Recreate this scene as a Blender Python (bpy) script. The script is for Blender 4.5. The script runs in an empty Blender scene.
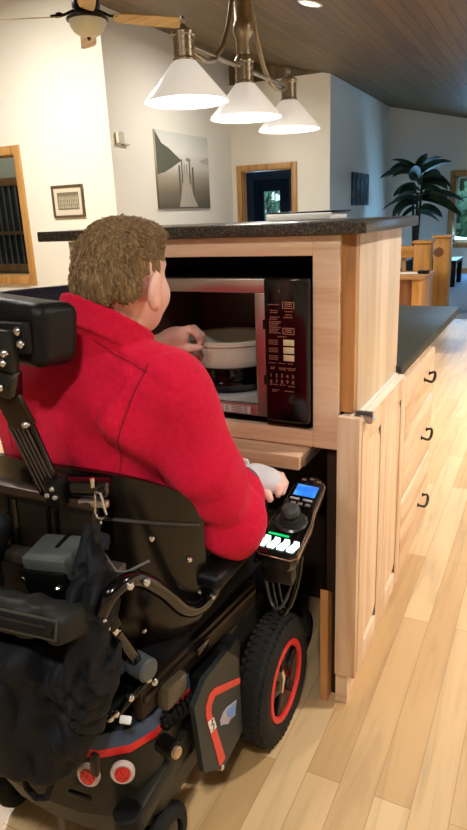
import bpy, bmesh, math, random
import numpy as np
from mathutils import Vector, Matrix
C = bpy.context.scene
COL = C.collection
PI = math.pi
R = math.radians

# ------------------------------------------------------------------ camera
cam_data = bpy.data.cameras.new('camera')
cam = bpy.data.objects.new('camera', cam_data)
COL.objects.link(cam)
cam_data.sensor_fit = 'VERTICAL'
cam_data.sensor_height = 36.0
cam_data.lens = 624.26 * 36.0 / 830.0
cam_data.clip_start = 0.02
cam.matrix_world = Matrix((
    (0.89505281, -0.10036785, 0.43451899, 0.0),
    (0.44413801, 0.28860645, -0.84820266, 0.0),
    (-0.0402727, 0.95217257, 0.3028952, 1.33),
    (0, 0, 0, 1)))
C.camera = cam

# ------------------------------------------------------------------ world, lights, exposure
C.view_settings.view_transform = 'Standard'
C.view_settings.look = 'None'
C.view_settings.gamma = 1.0
C.view_settings.use_curve_mapping = False
C.view_settings.exposure = 0.0
W = bpy.data.worlds.new('world')
C.world = W
W.use_nodes = True
bgn = W.node_tree.nodes['Background']
sky = W.node_tree.nodes.new('ShaderNodeTexSky')
sky.sky_type = 'HOSEK_WILKIE'
sky.turbidity = 4.0
sky.sun_direction = Vector((0.5, -0.6, 0.62))
W.node_tree.links.new(sky.outputs[0], bgn.inputs[0])
bgn.inputs[1].default_value = 9.0

def lamp(name, kind, loc, power, col, size=0.1, target=None, **kw):
    l = bpy.data.lights.new(name, kind)
    l.energy = power
    l.color = col
    if kind == 'AREA':
        l.shape = kw.get('shape', 'DISK')
        l.size = size
        if 'size_y' in kw: l.size_y = kw['size_y']
        if 'spread' in kw: l.spread = kw['spread']
    elif kind == 'SPOT':
        l.shadow_soft_size = size
        l.spot_size = kw.get('spot', R(120)); l.spot_blend = kw.get('blend', 0.6)
    else:
        l.shadow_soft_size = size
    o = bpy.data.objects.new(name, l)
    COL.objects.link(o)
    o.location = loc
    if target is not None:
        d = Vector(target) - Vector(loc)
        o.rotation_euler = d.to_track_quat('-Z', 'Y').to_euler()
    return o

WARM = (1.0, 0.945, 0.875)
WARM2 = (1.0, 0.95, 0.88)
DAY = (0.28, 0.60, 1.0)
def ceil_z(x): return 2.548 - 0.24 * x
# recessed ceiling lamps of the kitchen (behind and beside the camera) and of the hall
for n, (x, y, p) in enumerate([(0.15, -0.35, 26), (-1.2, -0.6, 18), (0.75, 1.9, 32), (0.7, 4.3, 85), (-3.6, 2.6, 50)]):
    lamp('kitchen_lamp', 'AREA', (x, y, ceil_z(x) - 0.05), p, WARM, 0.16, (x, y, 0), spread=R(132 if y > 4 else 150))
lamp('hall_lamp', 'AREA', (-3.5, 7.9, 3.33), 46, WARM2, 0.3, (-4.3, 7.9, 0), spread=R(170))
lamp('living_lamp', 'AREA', (-5.6, 4.6, 3.75), 150, WARM2, 0.4, (-5.6, 5.6, 0), spread=R(170))
lamp('porch_fill', 'POINT', (-8.6, 8.0, 3.2), 34, WARM2, 0.1)  # unseen fill added to brighten the porch room
lamp('can_lamp', 'AREA', (-2.10, 5.87, 3.00), 40, WARM, 0.12, (-2.1, 5.87, 0), spread=R(150))
# daylight through the far window and the glazed outer door, plus an added side fill
lamp('window_daylight', 'AREA', (-1.2, 14.0, 1.35), 70, DAY, 1.6, (-1.4, 9.5, 0.0), shape='RECTANGLE', size_y=1.4)
lamp('side_blue_fill', 'AREA', (2.1, 8.2, 1.3), 30, DAY, 2.4, (-0.9, 8.0, 0.0), shape='RECTANGLE', size_y=1.5)  # added blue fill for the far floor, no window in that wall
lamp('door_daylight', 'AREA', (-5.66, 12.8, 1.4), 10, DAY, 0.4, (-4.6, 10.0, 1.0), shape='RECTANGLE', size_y=0.9)

# ------------------------------------------------------------------ helpers: colour, materials
def lin(c):
    if isinstance(c, str):
        c = [int(c[i:i + 2], 16) for i in (0, 2, 4)]
    c = [v / 255.0 for v in c]
    return tuple((v / 12.92 if v <= 0.04045 else ((v + 0.055) / 1.055) ** 2.4) for v in c) + (1.0,)

class NT:
    def __init__(self, name):
        self.m = bpy.data.materials.new(name)
        self.m.use_nodes = True
        self.t = self.m.node_tree
        self.b = self.t.nodes['Principled BSDF']
        self.tc = None
    def n(self, typ, **kw):
        nd = self.t.nodes.new(typ)
        for k, v in kw.items():
            if k.startswith('_'):
                setattr(nd, k[1:], v)
        return nd
    def l(self, a, b): self.t.links.new(a, b)
    def coord(self, scale=(1, 1, 1), rot=(0, 0, 0), rnd=False):
        if self.tc is None: self.tc = self.n('ShaderNodeTexCoord')
        mp = self.n('ShaderNodeMapping')
        mp.inputs['Scale'].default_value = scale
        mp.inputs['Rotation'].default_value = rot
        self.l(self.tc.outputs['Object'], mp.inputs['Vector'])
        return mp.outputs[0]
    def noise(self, vec, scale, detail=3, rough=0.5, dist=0.0):
        nd = self.n('ShaderNodeTexNoise')
        nd.inputs['Scale'].default_value = scale
        nd.inputs['Detail'].default_value = detail
        nd.inputs['Roughness'].default_value = rough
        nd.inputs['Distortion'].default_value = dist
        self.l(vec, nd.inputs['Vector'])
        return nd.outputs['Fac']
    def ramp(self, fac, stops):
        nd = self.n('ShaderNodeValToRGB')
        e = nd.color_ramp.elements
        while len(e) < len(stops): e.new(0.5)
        for i, (p, c) in enumerate(stops):
            e[i].position = p
            e[i].color = lin(c) if not isinstance(c, float) else (c, c, c, 1)
        self.l(fac, nd.inputs[0])
        return nd.outputs[0]
    def mix(self, fac, a, b, mode='MIX'):
        nd = self.n('ShaderNodeMix')
        nd.data_type = 'RGBA'; nd.blend_type = mode
        for s, v in ((nd.inputs[0], fac), (nd.inputs[6], a), (nd.inputs[7], b)):
            if isinstance(v, (int, float)): s.default_value = v
            elif isinstance(v, tuple): s.default_value = v
            else: self.l(v, s)
        return nd.outputs[2]
    def math(self, op, a, b=0.0):
        nd = self.n('ShaderNodeMath'); nd.operation = op
        for s, v in ((nd.inputs[0], a), (nd.inputs[1], b)):
            if isinstance(v, (int, float)): s.default_value = v
            else: self.l(v, s)
        return nd.outputs[0]
    def bump(self, h, strength=0.3, dist=0.002):
        nd = self.n('ShaderNodeBump')
        nd.inputs['Strength'].default_value = strength
        nd.inputs['Distance'].default_value = dist
        self.l(h, nd.inputs['Height'])
        self.l(nd.outputs[0], self.b.inputs['Normal'])
    def set(self, **kw):
        for k, v in kw.items():
            k = k.replace('_', ' ')
            s = self.b.inputs[k]
            if isinstance(v, (int, float, tuple)): s.default_value = v
            else: self.l(v, s)
        return self.m

def plain(name, col, rough=0.5, metal=0.0, var=0.12, scale=30, bump=0.0, bscale=200, **kw):
    t = NT(name)
    v = t.coord()
    c = lin(col)
    f = t.noise(v, scale, 3)
    dark = tuple(x * (1 - var) for x in c[:3]) + (1,)
    lite = tuple(min(1, x * (1 + var)) for x in c[:3]) + (1,)
    if max(c[:3]) < 0.06 and rough > 0.3 and 'Specular_IOR_Level' not in kw: kw['Specular_IOR_Level'] = 0.22
    t.set(Base_Color=t.mix(f, dark, lite), Roughness=rough, Metallic=metal, **kw)
    if bump: t.bump(t.noise(v, bscale, 2), bump, 0.002)
    return t.m

def glow(name, col, strength, base=None):
    t = NT(name)
    t.set(Base_Color=lin(base or col), Emission_Color=lin(col), Emission_Strength=strength, Roughness=0.3)
    return t.m

def wood(name, c1, c2, c3, axis='Z', rough=0.42, scale=1.0, bandcol=None, band=None, knots=True):
    """long grain along axis; optional glued-up boards of width band across bandcol axis"""
    t = NT(name)
    s = {'X': (1.2, 16, 16), 'Y': (16, 1.2, 16), 'Z': (16, 16, 1.2)}[axis]
    s = tuple(q * scale for q in s)
    v = t.coord(s)
    oi = t.n('ShaderNodeObjectInfo')
    add = t.n('ShaderNodeVectorMath'); add.operation = 'ADD'
    t.l(v, add.inputs[0])
    sc = t.n('ShaderNodeVectorMath'); sc.operation = 'SCALE'
    sc.inputs[0].default_value = (7.3, 11.9, 5.1)
    t.l(oi.outputs['Random'], sc.inputs['Scale'])
    t.l(sc.outputs[0], add.inputs[1])
    v = add.outputs[0]
    g = t.noise(v, 1.0, 4, 0.55, 0.6)
    fine = t.noise(v, 7.0, 3, 0.6)
    colr = t.ramp(g, [(0.30, c3), (0.47, c2), (0.66, c1)])
    colr = t.mix(0.16, colr, t.ramp(fine, [(0.35, c3), (0.6, c1)]))
    if band:
        if t.tc is None: pass
        sx = t.n('ShaderNodeSeparateXYZ'); t.l(t.tc.outputs['Object'], sx.inputs[0])
        b = t.math('FLOOR', t.math('DIVIDE', sx.outputs[bandcol], band))
        wn = t.n('ShaderNodeTexWhiteNoise'); wn.noise_dimensions = '1D'
        t.l(b, wn.inputs['W'])
        colr = t.mix(t.math('MULTIPLY', wn.outputs['Value'], 0.55), colr, lin(c2 if isinstance(c3, str) else c2))
        colr = t.mix(1.0, colr, t.ramp(wn.outputs['Value'], [(0.0, 0.78), (0.5, 1.0), (1.0, 0.92)]), 'MULTIPLY')
    if knots:
        vo = t.n('ShaderNodeTexVoronoi'); vo.feature = 'F1'
        kv = {'X': (1.6, 5, 5), 'Y': (5, 1.6, 5), 'Z': (5, 5, 1.6)}[axis]
        t.l(t.coord(kv), vo.inputs['Vector']); vo.inputs['Scale'].default_value = 0.9
        k = t.ramp(vo.outputs['Distance'], [(0.03, 1.0), (0.075, 0.0)])
        colr = t.mix(t.math('MULTIPLY', k, 0.55), colr, lin((120, 72, 40)))
    t.set(Base_Color=colr, Roughness=rough)
    t.bump(fine, 0.05, 0.001)
    return t.m

def planks(name, width, length, cols, rough, gap, gapcol, grain=0.35, flip=True, bumpd=0.003, coat=0.0):
    """boards running along world Y"""
    t = NT(name)
    t.tc = t.n('ShaderNodeTexCoord')
    sx = t.n('ShaderNodeSeparateXYZ'); t.l(t.tc.outputs['Object'], sx.inputs[0])
    cb = t.n('ShaderNodeCombineXYZ')
    t.l(sx.outputs[1], cb.inputs[0]); t.l(sx.outputs[0], cb.inputs[1])
    br = t.n('ShaderNodeTexBrick')
    t.l(cb.outputs[0], br.inputs['Vector'])
    br.offset = 0.37; br.offset_frequency = 2
    br.inputs['Scale'].default_value = 1.0
    br.inputs['Brick Width'].default_value = length
    br.inputs['Row Height'].default_value = width
    br.inputs['Mortar Size'].default_value = gap
    br.inputs['Mortar Smooth'].default_value = 0.2
    br.inputs['Color1'].default_value = (0, 0, 0, 1); br.inputs['Color2'].default_value = (1, 1, 1, 1)
    br.inputs['Mortar'].default_value = (0.5, 0.5, 0.5, 1)
    # per-row offset for the grain
    row = t.math('FLOOR', t.math('DIVIDE', sx.outputs[0], width))
    wn = t.n('ShaderNodeTexWhiteNoise'); wn.noise_dimensions = '1D'; t.l(row, wn.inputs['W'])
    cb2 = t.n('ShaderNodeCombineXYZ')
    t.l(t.math('MULTIPLY', sx.outputs[0], 22), cb2.inputs[0])
    t.l(t.math('ADD', t.math('MULTIPLY', sx.outputs[1], 1.6), t.math('MULTIPLY', wn.outputs['Value'], 40)), cb2.inputs[1])
    t.l(sx.outputs[2], cb2.inputs[2])
    g = t.noise(cb2.outputs[0], 1.0, 4, 0.55, 0.8)
    base = t.ramp(br.outputs['Color'], [(i / (len(cols) - 1), c) for i, c in enumerate(cols)])
    gcol = t.mix(1.0, base, t.ramp(g, [(0.28, 1.0 - grain), (0.5, 0.97), (0.72, 1.0)]), 'MULTIPLY')
    colr = t.mix(br.outputs['Fac'], gcol, lin(gapcol))
    t.set(Base_Color=colr, Roughness=rough, Coat_Weight=coat, Coat_Roughness=0.15)
    h = t.math('SUBTRACT', 1.0, br.outputs['Fac'])
    t.bump(h, 0.5, bumpd)
    return t.m

def granite(name):
    t = NT(name)
    v = t.coord()
    a = t.noise(v, 160, 2); b = t.noise(v, 420, 2); c_ = t.noise(v, 14, 3)
    col = t.ramp(a, [(0.38, (28, 28, 26)), (0.52, (58, 56, 50)), (0.66, (104, 98, 84))])
    col = t.mix(t.ramp(b, [(0.60, 0.0), (0.68, 1.0)]), col, lin((140, 130, 112)))
    col = t.mix(t.math('MULTIPLY', c_, 0.5), col, lin((40, 40, 38)))
    t.set(Base_Color=col, Roughness=0.28)
    return t.m

def glassy(name, tint=(200, 220, 220), alpha=0.35, rough=0.05):
    t = NT(name)
    t.set(Base_Color=lin(tint), Roughness=rough, Transmission_Weight=1.0, IOR=1.1, Alpha=1.0)
    return t.m

M = {}
M['wall'] = plain('wall_paint', (240, 236, 222), 0.85, var=0.02, scale=6, bump=0.08, bscale=260)
M['wall_grey'] = plain('grey_green_wall_paint', (170, 176, 160), 0.85, var=0.03, scale=6)
M['wall_blue'] = plain('blue_lit_wall_paint', (128, 142, 160), 0.85, var=0.03, scale=6)  # blue daylight of the entry put into the wall colour
M['floor'] = planks('maple_floor', 0.085, 1.15, [(194, 157, 106), (213, 180, 131), (221, 190, 143), (202, 166, 116), (217, 184, 136)], 0.48, 0.0008, (168, 126, 82), 0.26, coat=0.04)
M['carpet'] = plain('blue_lit_grey_carpet', (136, 152, 172), 0.95, var=0.10, scale=60, bump=0.5, bscale=400)  # bluish daylight cast put into the grey of the carpet
M['ceiling'] = planks('pine_ceiling', 0.125, 2.6, [(104, 84, 44), (120, 98, 53), (90, 72, 36), (111, 90, 48)], 0.5, 0.004, (58, 38, 20), 0.4, bumpd=0.01)
M['trim'] = wood('oak_trim', (206, 160, 96), (190, 142, 80), (160, 112, 58), 'Z', knots=False)
M['trimX'] = wood('oak_trim_across', (206, 160, 96), (190, 142, 80), (160, 112, 58), 'X', knots=False)
M['hick'] = wood('natural_hickory', (242, 216, 186), (230, 196, 162), (204, 158, 120), 'Z')
M['hickX'] = wood('natural_hickory_across', (242, 216, 186), (230, 196, 162), (202, 154, 114), 'X')
M['hickY'] = wood('natural_hickory_deep', (242, 216, 186), (230, 196, 162), (202, 154, 114), 'Y')
M['hickdark'] = wood('amber_shaded_hickory', (204, 152, 96), (188, 134, 80), (150, 100, 56), 'Z')
M['panel'] = wood('hickory_side_boards', (244, 226, 200), (232, 206, 176), (212, 178, 142), 'Z', band=0.075, bandcol=1, knots=False)
M['granite'] = granite('dark_granite')
M['greenlam'] = plain('dark_olive_laminate', (54, 55, 45), 0.5, var=0.35, scale=240)
M['black'] = plain('black_plastic', (9, 9, 9), 0.35, var=0.2)
M['gloss'] = plain('gloss_black', (7, 6, 6), 0.14, var=0.2)
M['matte'] = plain('matte_black', (12, 12, 13), 0.6, var=0.2, bump=0.15, bscale=500)
M['bronze'] = plain('dark_bronze', (46, 38, 32), 0.4, 0.7, var=0.2)
M['steel'] = plain('stainless_steel', (186, 176, 168), 0.33, 0.9, var=0.06, scale=80)
M['chrome'] = plain('chrome', (210, 210, 212), 0.18, 1.0, var=0.03)
M['nickel'] = plain('brushed_nickel', (172, 158, 136), 0.32, 0.95, var=0.08, scale=60)
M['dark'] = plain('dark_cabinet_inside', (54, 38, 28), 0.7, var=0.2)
M['white'] = plain('white_plastic', (236, 236, 232), 0.4, var=0.02)

# ------------------------------------------------------------------ helpers: meshes
def inv_world(p):
    m = Matrix.Identity(4)
    while p is not None:
        m = Matrix.Translation(p.location) @ m
        p = p.parent
    return m.inverted()

class MB:
    """collects shapes in world coordinates and links them as one mesh object"""
    def __init__(self): self.v = []; self.f = []; self.mi = []; self.cur = 0
    def add(self, vs, fs):
        o = len(self.v)
        self.v.extend([tuple(map(float, p)) for p in vs])
        self.f.extend([tuple(i + o for i in f) for f in fs]); self.mi.extend([self.cur] * len(fs))
        return self
    def bm(self, bm, mat=None):
        if mat is not None: bm.transform(mat)
        bm.verts.index_update()
        self.add([v.co[:] for v in bm.verts], [[v.index for v in f.verts] for f in bm.faces])
        bm.free(); return self
    def box(self, x0, x1, y0, y1, z0, z1, bev=0.0, seg=2, mat=None):
        bm = bmesh.new()
        bmesh.ops.create_cube(bm, size=1.0)
        bmesh.ops.scale(bm, vec=(abs(x1 - x0), abs(y1 - y0), abs(z1 - z0)), verts=bm.verts)
        bmesh.ops.translate(bm, vec=((x0 + x1) / 2, (y0 + y1) / 2, (z0 + z1) / 2), verts=bm.verts)
        if bev: bmesh.ops.bevel(bm, geom=bm.edges[:], offset=bev, segments=seg, profile=0.5, affect='EDGES')
        return self.bm(bm, mat)
    def obox(self, c, size, rot=(0, 0, 0), bev=0.0, seg=2):
        """oriented box: centre, size, euler"""
        from mathutils import Euler
        m = Matrix.Translation(c) @ Euler(rot).to_matrix().to_4x4()
        return self.box(-size[0] / 2, size[0] / 2, -size[1] / 2, size[1] / 2, -size[2] / 2, size[2] / 2, bev, seg, m)
    def bar(self, p0, p1, w, h, bev=0.0, up=(0, 0, 1)):
        """rectangular bar from p0 to p1, w across, h along up"""
        p0 = Vector(p0); p1 = Vector(p1); d = (p1 - p0); L = d.length; d.normalize()
        u = Vector(up); s = d.cross(u)
        if s.length < 1e-5: s = d.cross(Vector((1, 0, 0)))
        s.normalize(); u = s.cross(d)
        m = Matrix((( s.x, d.x, u.x, 0), (s.y, d.y, u.y, 0), (s.z, d.z, u.z, 0), (0, 0, 0, 1)))
        m.translation = (p0 + p1) / 2
        return self.box(-w / 2, w / 2, -L / 2, L / 2, -h / 2, h / 2, bev, 2, m)
    def tube(self, pts, r, seg=10, closed=False, sy=1.0):
        pts = [Vector(p) for p in pts]
        n = len(pts)
        rs = r if isinstance(r, (list, tuple)) else [r] * n
        tang = []
        for i in range(n):
            a = pts[(i - 1) % n] if (closed or i > 0) else pts[i]
            b = pts[(i + 1) % n] if (closed or i < n - 1) else pts[i]
            tang.append((b - a).normalized())
        ref = Vector((0, 0, 1)) if abs(tang[0].z) < 0.9 else Vector((1, 0, 0))
        nrm = tang[0].cross(ref).normalized()
        vs = []; fs = []
        for i in range(n):
            t = tang[i]
            nrm = (nrm - t * nrm.dot(t)).normalized()
            bn = t.cross(nrm)
            for k in range(seg):
                a = 2 * PI * k / seg
                vs.append(pts[i] + nrm * math.cos(a) * rs[i] + bn * math.sin(a) * rs[i] * sy)
        m = n if closed else n - 1
        for i in range(m):
            for k in range(seg):
                a = i * seg + k; b = i * seg + (k + 1) % seg
                j = (i + 1) % n
                fs.append((a, b, j * seg + (k + 1) % seg, j * seg + k))
        if not closed:
            fs.append(tuple(reversed(range(seg)))); fs.append(tuple(range((n - 1) * seg, n * seg)))
        return self.add(vs, fs)
    def cyl(self, p0, p1, r0, r1=None, seg=20, bev=0.0):
        r1 = r0 if r1 is None else r1
        if bev:
            p0 = Vector(p0); p1 = Vector(p1); d = (p1 - p0).normalized()
            return self.tube([p0, p0 + d * 1e-5, p0 + d * bev, p1 - d * bev, p1 - d * 1e-5, p1],
                             [r0 - bev, r0 - bev, r0, r1, r1 - bev, r1 - bev], seg)
        return self.tube([p0, p1], [r0, r1], seg)
    def lathe(self, prof, c=(0, 0, 0), axis=(0, 0, 1), seg=32, close=False):
        """prof: list of (radius, height) along axis from c"""
        ax = Vector(axis).normalized()
        q = Vector((0, 0, 1)).rotation_difference(ax).to_matrix()
        vs = []; fs = []; n = len(prof)
        for (r, h) in prof:
            for k in range(seg):
                a = 2 * PI * k / seg
                vs.append(Vector(c) + q @ Vector((r * math.cos(a), r * math.sin(a), h)))
        m = n if close else n - 1
        for i in range(m):
            j = (i + 1) % n
            for k in range(seg):
                k2 = (k + 1) % seg
                fs.append((i * seg + k, i * seg + k2, j * seg + k2, j * seg + k))
        if not close:
            if prof[0][0] > 1e-6: fs.append(tuple(reversed(range(seg))))
            if prof[-1][0] > 1e-6: fs.append(tuple(range((n - 1) * seg, n * seg)))
        return self.add(vs, fs)
    def prism(self, poly, org, u, v, depth):
        """polygon poly (2-D) in plane org+u,v extruded by depth along u x v"""
        org = Vector(org); u = Vector(u); v = Vector(v); w = u.cross(v).normalized() * depth
        a = [org + u * p[0] + v * p[1] for p in poly]
        n = len(a)
        vs = a + [p + w for p in a]
        fs = [tuple(reversed(range(n))), tuple(range(n, 2 * n))]
        fs += [(i, (i + 1) % n, n + (i + 1) % n, n + i) for i in range(n)]
        return self.add(vs, fs)
    def ball(self, c, r, seg=14, rings=8):
        if isinstance(r, (int, float)): r = (r, r, r)
        vs = []; fs = []
        for i in range(rings + 1):
            th = PI * i / rings
            for k in range(seg):
                a = 2 * PI * k / seg
                vs.append((c[0] + r[0] * math.sin(th) * math.cos(a), c[1] + r[1] * math.sin(th) * math.sin(a), c[2] - r[2] * math.cos(th)))
        for i in range(rings):
            for k in range(seg):
                k2 = (k + 1) % seg
                fs.append((i * seg + k, i * seg + k2, (i + 1) * seg + k2, (i + 1) * seg + k))
        return self.add(vs, fs)
    def build(self, name, mat, parent=None, smooth=35, loc=None):
        me = bpy.data.meshes.new(name)
        iv = inv_world(parent) if parent is not None else (Matrix.Translation(Vector(loc)).inverted() if loc else None)
        vs = self.v if iv is None else [tuple(iv @ Vector(p)) for p in self.v]
        me.from_pydata(vs, [], self.f)
        me.validate()
        bm = bmesh.new(); bm.from_mesh(me)
        bmesh.ops.remove_doubles(bm, verts=bm.verts, dist=1e-6)
        bmesh.ops.recalc_face_normals(bm, faces=bm.faces)
        bm.to_mesh(me); bm.free()
        mats = mat if isinstance(mat, (list, tuple)) else [mat]
        for m in mats: me.materials.append(m)
        if smooth:
            me.polygons.foreach_set('use_smooth', [True] * len(me.polygons))
            me.set_sharp_from_angle(angle=R(smooth))
        o = bpy.data.objects.new(name, me)
        COL.objects.link(o)
        if parent is not None: o.parent = parent
        elif loc: o.location = loc
        return o

def tag(o, label=None, cat=None, group=None, kind=None):
    if label: o['label'] = label
    if cat: o['category'] = cat
    if group: o['group'] = group
    if kind: o['kind'] = kind
    return o
def thing(name, label, cat, loc, group=None):
    o = bpy.data.objects.new(name, None)
    o.empty_display_size = 0.05
    COL.objects.link(o); o.location = loc
    return tag(o, label, cat, group)
def struct(name, mb, mat, label=None, smooth=0):
    o = mb.build(name, mat, smooth=smooth)
    o['kind'] = 'structure'
    if label: o['label'] = label
    return o
def copy_tree(o, parent=None):
    c = o.copy(); COL.objects.link(c)
    if parent is not None: c.parent = parent
    for ch in list(o.children): copy_tree(ch, c)
    return c
def text_mesh(s, size, org, u, v, depth=0.0006):
    """built-in lettering as raw geometry: returns verts, faces placed at org with axes u,v"""
    cu = bpy.data.curves.new('lettering', 'FONT')
    cu.body = s; cu.size = size; cu.extrude = depth; cu.align_x = 'CENTER'; cu.align_y = 'CENTER'
    ob = bpy.data.objects.new('lettering', cu)
    COL.objects.link(ob)
    dg = bpy.context.evaluated_depsgraph_get()
    me = bpy.data.meshes.new_from_object(ob.evaluated_get(dg))
    u = Vector(u).normalized(); v = Vector(v).normalized(); w = u.cross(v)
    vs = [Vector(org) + u * p.co.x + v * p.co.y + w * p.co.z for p in me.vertices]
    fs = [tuple(p.vertices) for p in me.polygons]
    bpy.data.objects.remove(ob); bpy.data.curves.remove(cu); bpy.data.meshes.remove(me)
    return vs, fs
# ================================================================== THE SETTING
YA, XB, YC, XD, YE = 6.88, -5.08, 10.25, -3.34, 14.14
struct('floor', MB().box(-11.5, 2.3, -2.6, 7.6, -0.12, 0).box(-5.08, 2.3, 7.6, 8.2, -0.12, 0), M['floor'])
struct('floor_living', MB().box(-3.34, 2.3, 8.2, 14.3, -0.12, 0.004).box(-5.08, -3.34, 8.2, 10.25, -0.12, 0.004).box(-11.5, -3.34, 10.25, 13.2, -0.12, 0.004).box(-11.5, -5.08, 7.6, 10.25, -0.12, 0.004), M['carpet'])
def slab(x0, x1, y0, y1, t=0.12):
    m = MB()
    vs = [(x, y, ceil_z(x) + d) for d in (0, t) for (x, y) in ((x0, y0), (x1, y0), (x1, y1), (x0, y1))]
    m.add(vs, [(3, 2, 1, 0), (4, 5, 6, 7), (0, 1, 5, 4), (1, 2, 6, 5), (2, 3, 7, 6), (3, 0, 4, 7)])
    return m
struct('ceiling', slab(-11.6, 2.5, -2.8, 14.4), M['ceiling'])
def wall_y(m, x0, x1, y0, y1, z0=0.0, top=None, n=8):
    """wall slab between x0..x1 whose top follows the sloped ceiling"""
    za = top if top is not None else ceil_z(x0) + 0.04
    zb = top if top is not None else ceil_z(x1) + 0.04
    vs = [(x0, y0, z0), (x1, y0, z0), (x1, y1, z0), (x0, y1, z0), (x0, y0, za), (x1, y0, zb), (x1, y1, zb), (x0, y1, za)]
    m.add(vs, [(3, 2, 1, 0), (4, 5, 6, 7), (0, 1, 5, 4), (1, 2, 6, 5), (2, 3, 7, 6), (3, 0, 4, 7)])
    return m
# left wall with the interior window opening (X -8.0 .. -6.86, z 0.63 .. 2.27)
m = MB(); wall_y(m, -11.5, -7.83, YA, YA + 0.14); wall_y(m, -6.694, XB, YA, YA + 0.14)
wall_y(m, -7.83, -6.694, YA, YA + 0.14, 2.25); m.box(-7.83, -6.694, YA, YA + 0.14, 0, 0.635)
struct('wall_left', m, M['wall'])
struct('wall_hall', MB().box(XB - 0.14, XB, YA + 0.14, YC + 0.14, 0, ceil_z(XB) + 0.03), M['wall'])
# wall with the doorway, X -4.90 .. -3.97
m = MB(); m.box(XB, -4.90, YC, YC + 0.14, 0, 3.38).box(-3.985, XD, YC, YC + 0.14, 0, 3.38).box(-4.90, -3.985, YC, YC + 0.14, 2.05, 3.38)
struct('wall_doorway', m, M['wall'])
m = MB(); wall_y(m, XB, XD, YC + 0.02, YC + 0.12, 3.38)
struct('trim_gable', m, M['ceiling'])
struct('wall_corner', MB().box(XD - 0.14, XD, YC + 0.14, YE, 0, ceil_z(XD) + 0.02), M['wall'])
# far wall with the window, X -1.97 .. -0.6, z 0.62 .. 1.93
m = MB(); wall_y(m, XD - 0.14, -1.955, YE, YE + 0.14); wall_y(m, -0.6, 2.3, YE, YE + 0.14); wall_y(m, -1.955, -0.6, YE, YE + 0.14, 1.93)
m.box(-1.955, -0.6, YE, YE + 0.14, 0, 0.62)
struct('wall_far', m, M['wall'])
struct('wall_right', MB().box(2.3, 2.44, -2.7, YE, 0, 2.1), M['wall'])
m = MB(); wall_y(m, -11.5, 2.3, -2.74, -2.6); struct('wall_back', m, M['wall'])
struct('wall_side', MB().box(-11.64, -11.5, -2.6, 13.3, 0, 5.4), M['wall'])
# room behind the doorway
m = MB(); m.box(-11.5, -6.02, 13.2, 13.34, 0, 3.0).box(-5.20, XD - 0.14, 13.2, 13.34, 0, 3.0).box(-6.02, -5.20, 13.2, 13.34, 2.05, 3.0)
struct('wall_entry', m, M['wall_blue'])
struct('ceiling_entry', MB().box(-11.5, XD - 0.14, YC + 0.15, 13.3, 2.9, 2.98), M['wall_blue'])
# room behind the interior window
struct('wall_porch', MB().box(-11.5, XB - 0.14, 9.2, 9.3, 0, 5.4), M['wall_grey'])
# baseboards
struct('baseboard_hall', MB().box(XB, XB + 0.015, YA, YC, 0, 0.1), M['trim'])
struct('baseboard_left', MB().box(-11.5, XB + 0.015, YA - 0.015, YA, 0, 0.1), M['trimX'])
struct('baseboard_far', MB().box(XD, 2.3, YE - 0.015, YE, 0.004, 0.10), M['trimX'])
struct('baseboard_corner', MB().box(XD, XD + 0.015, YC, YE, 0.004, 0.10), M['trim'])

def casing(m, x0, x1, z0, z1, y, w=0.09, d=0.025, sill=True):
    m.box(x0 - w, x0, y - d, y + 0.02, z0 - (w if sill else 0), z1 + w, 0.004)
    m.box(x1, x1 + w, y - d, y + 0.02, z0 - (w if sill else 0), z1 + w, 0.004)
    m.box(x0, x1, y - d, y + 0.02, z1, z1 + w, 0.004)
    if sill: m.box(x0, x1, y - d - 0.02, y + 0.02, z0 - w, z0, 0.004)
    # jamb lining
    m.box(x0 - 0.001, x0 + 0.015, y, y + 0.14, z0, z1); m.box(x1 - 0.015, x1 + 0.001, y, y + 0.14, z0, z1)
    m.box(x0, x1, y, y + 0.14, z1 - 0.015, z1 + 0.001)
    if sill: m.box(x0, x1, y, y + 0.14, z0 - 0.001, z0 + 0.015)
    return m
glass = glassy('window_glass')
# window_1: interior window in the left wall
w1 = struct('window_1', casing(MB(), -7.83, -6.694, 0.635, 2.25, YA, 0.112), M['trim'], 'light wood framed interior window in the left wall', smooth=35)
# glazed screen of the porch seen through it
m = MB()
X0, X1 = -10.60, -8.62
for x in (X0, X1): m.box(x - 0.06, x + 0.06, 9.1, 9.19, 0.50, 2.18, 0.004)
for z in (0.56, 2.10): m.box(X0, X1, 9.1, 9.19, z - 0.07, z + 0.07, 0.004)
m.box(X0, X1, 9.1, 9.17, 1.17, 1.23, 0.003)
w3 = struct('window_3', m, wood('dark_porch_trim', (136, 104, 68), (116, 84, 52), (90, 64, 38), 'Z', knots=False), 'dark porch window seen through the interior window', smooth=35)
MB().box(X0, X1, 9.155, 9.165, 0.55, 2.08).build('pane', plain('night_pane', (44, 48, 50), 0.1, var=0.3, scale=4), w3)
for i in range(13):
    x = X0 + 0.12 + i * 0.15
    MB().box(x - 0.022, x + 0.022, 9.125, 9.133, 0.60, 2.05).build('blind_slat', plain('vertical_blind', (92, 94, 92), 0.8, var=0.2) if i == 0 else bpy.data.materials['vertical_blind'], w3)
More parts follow.
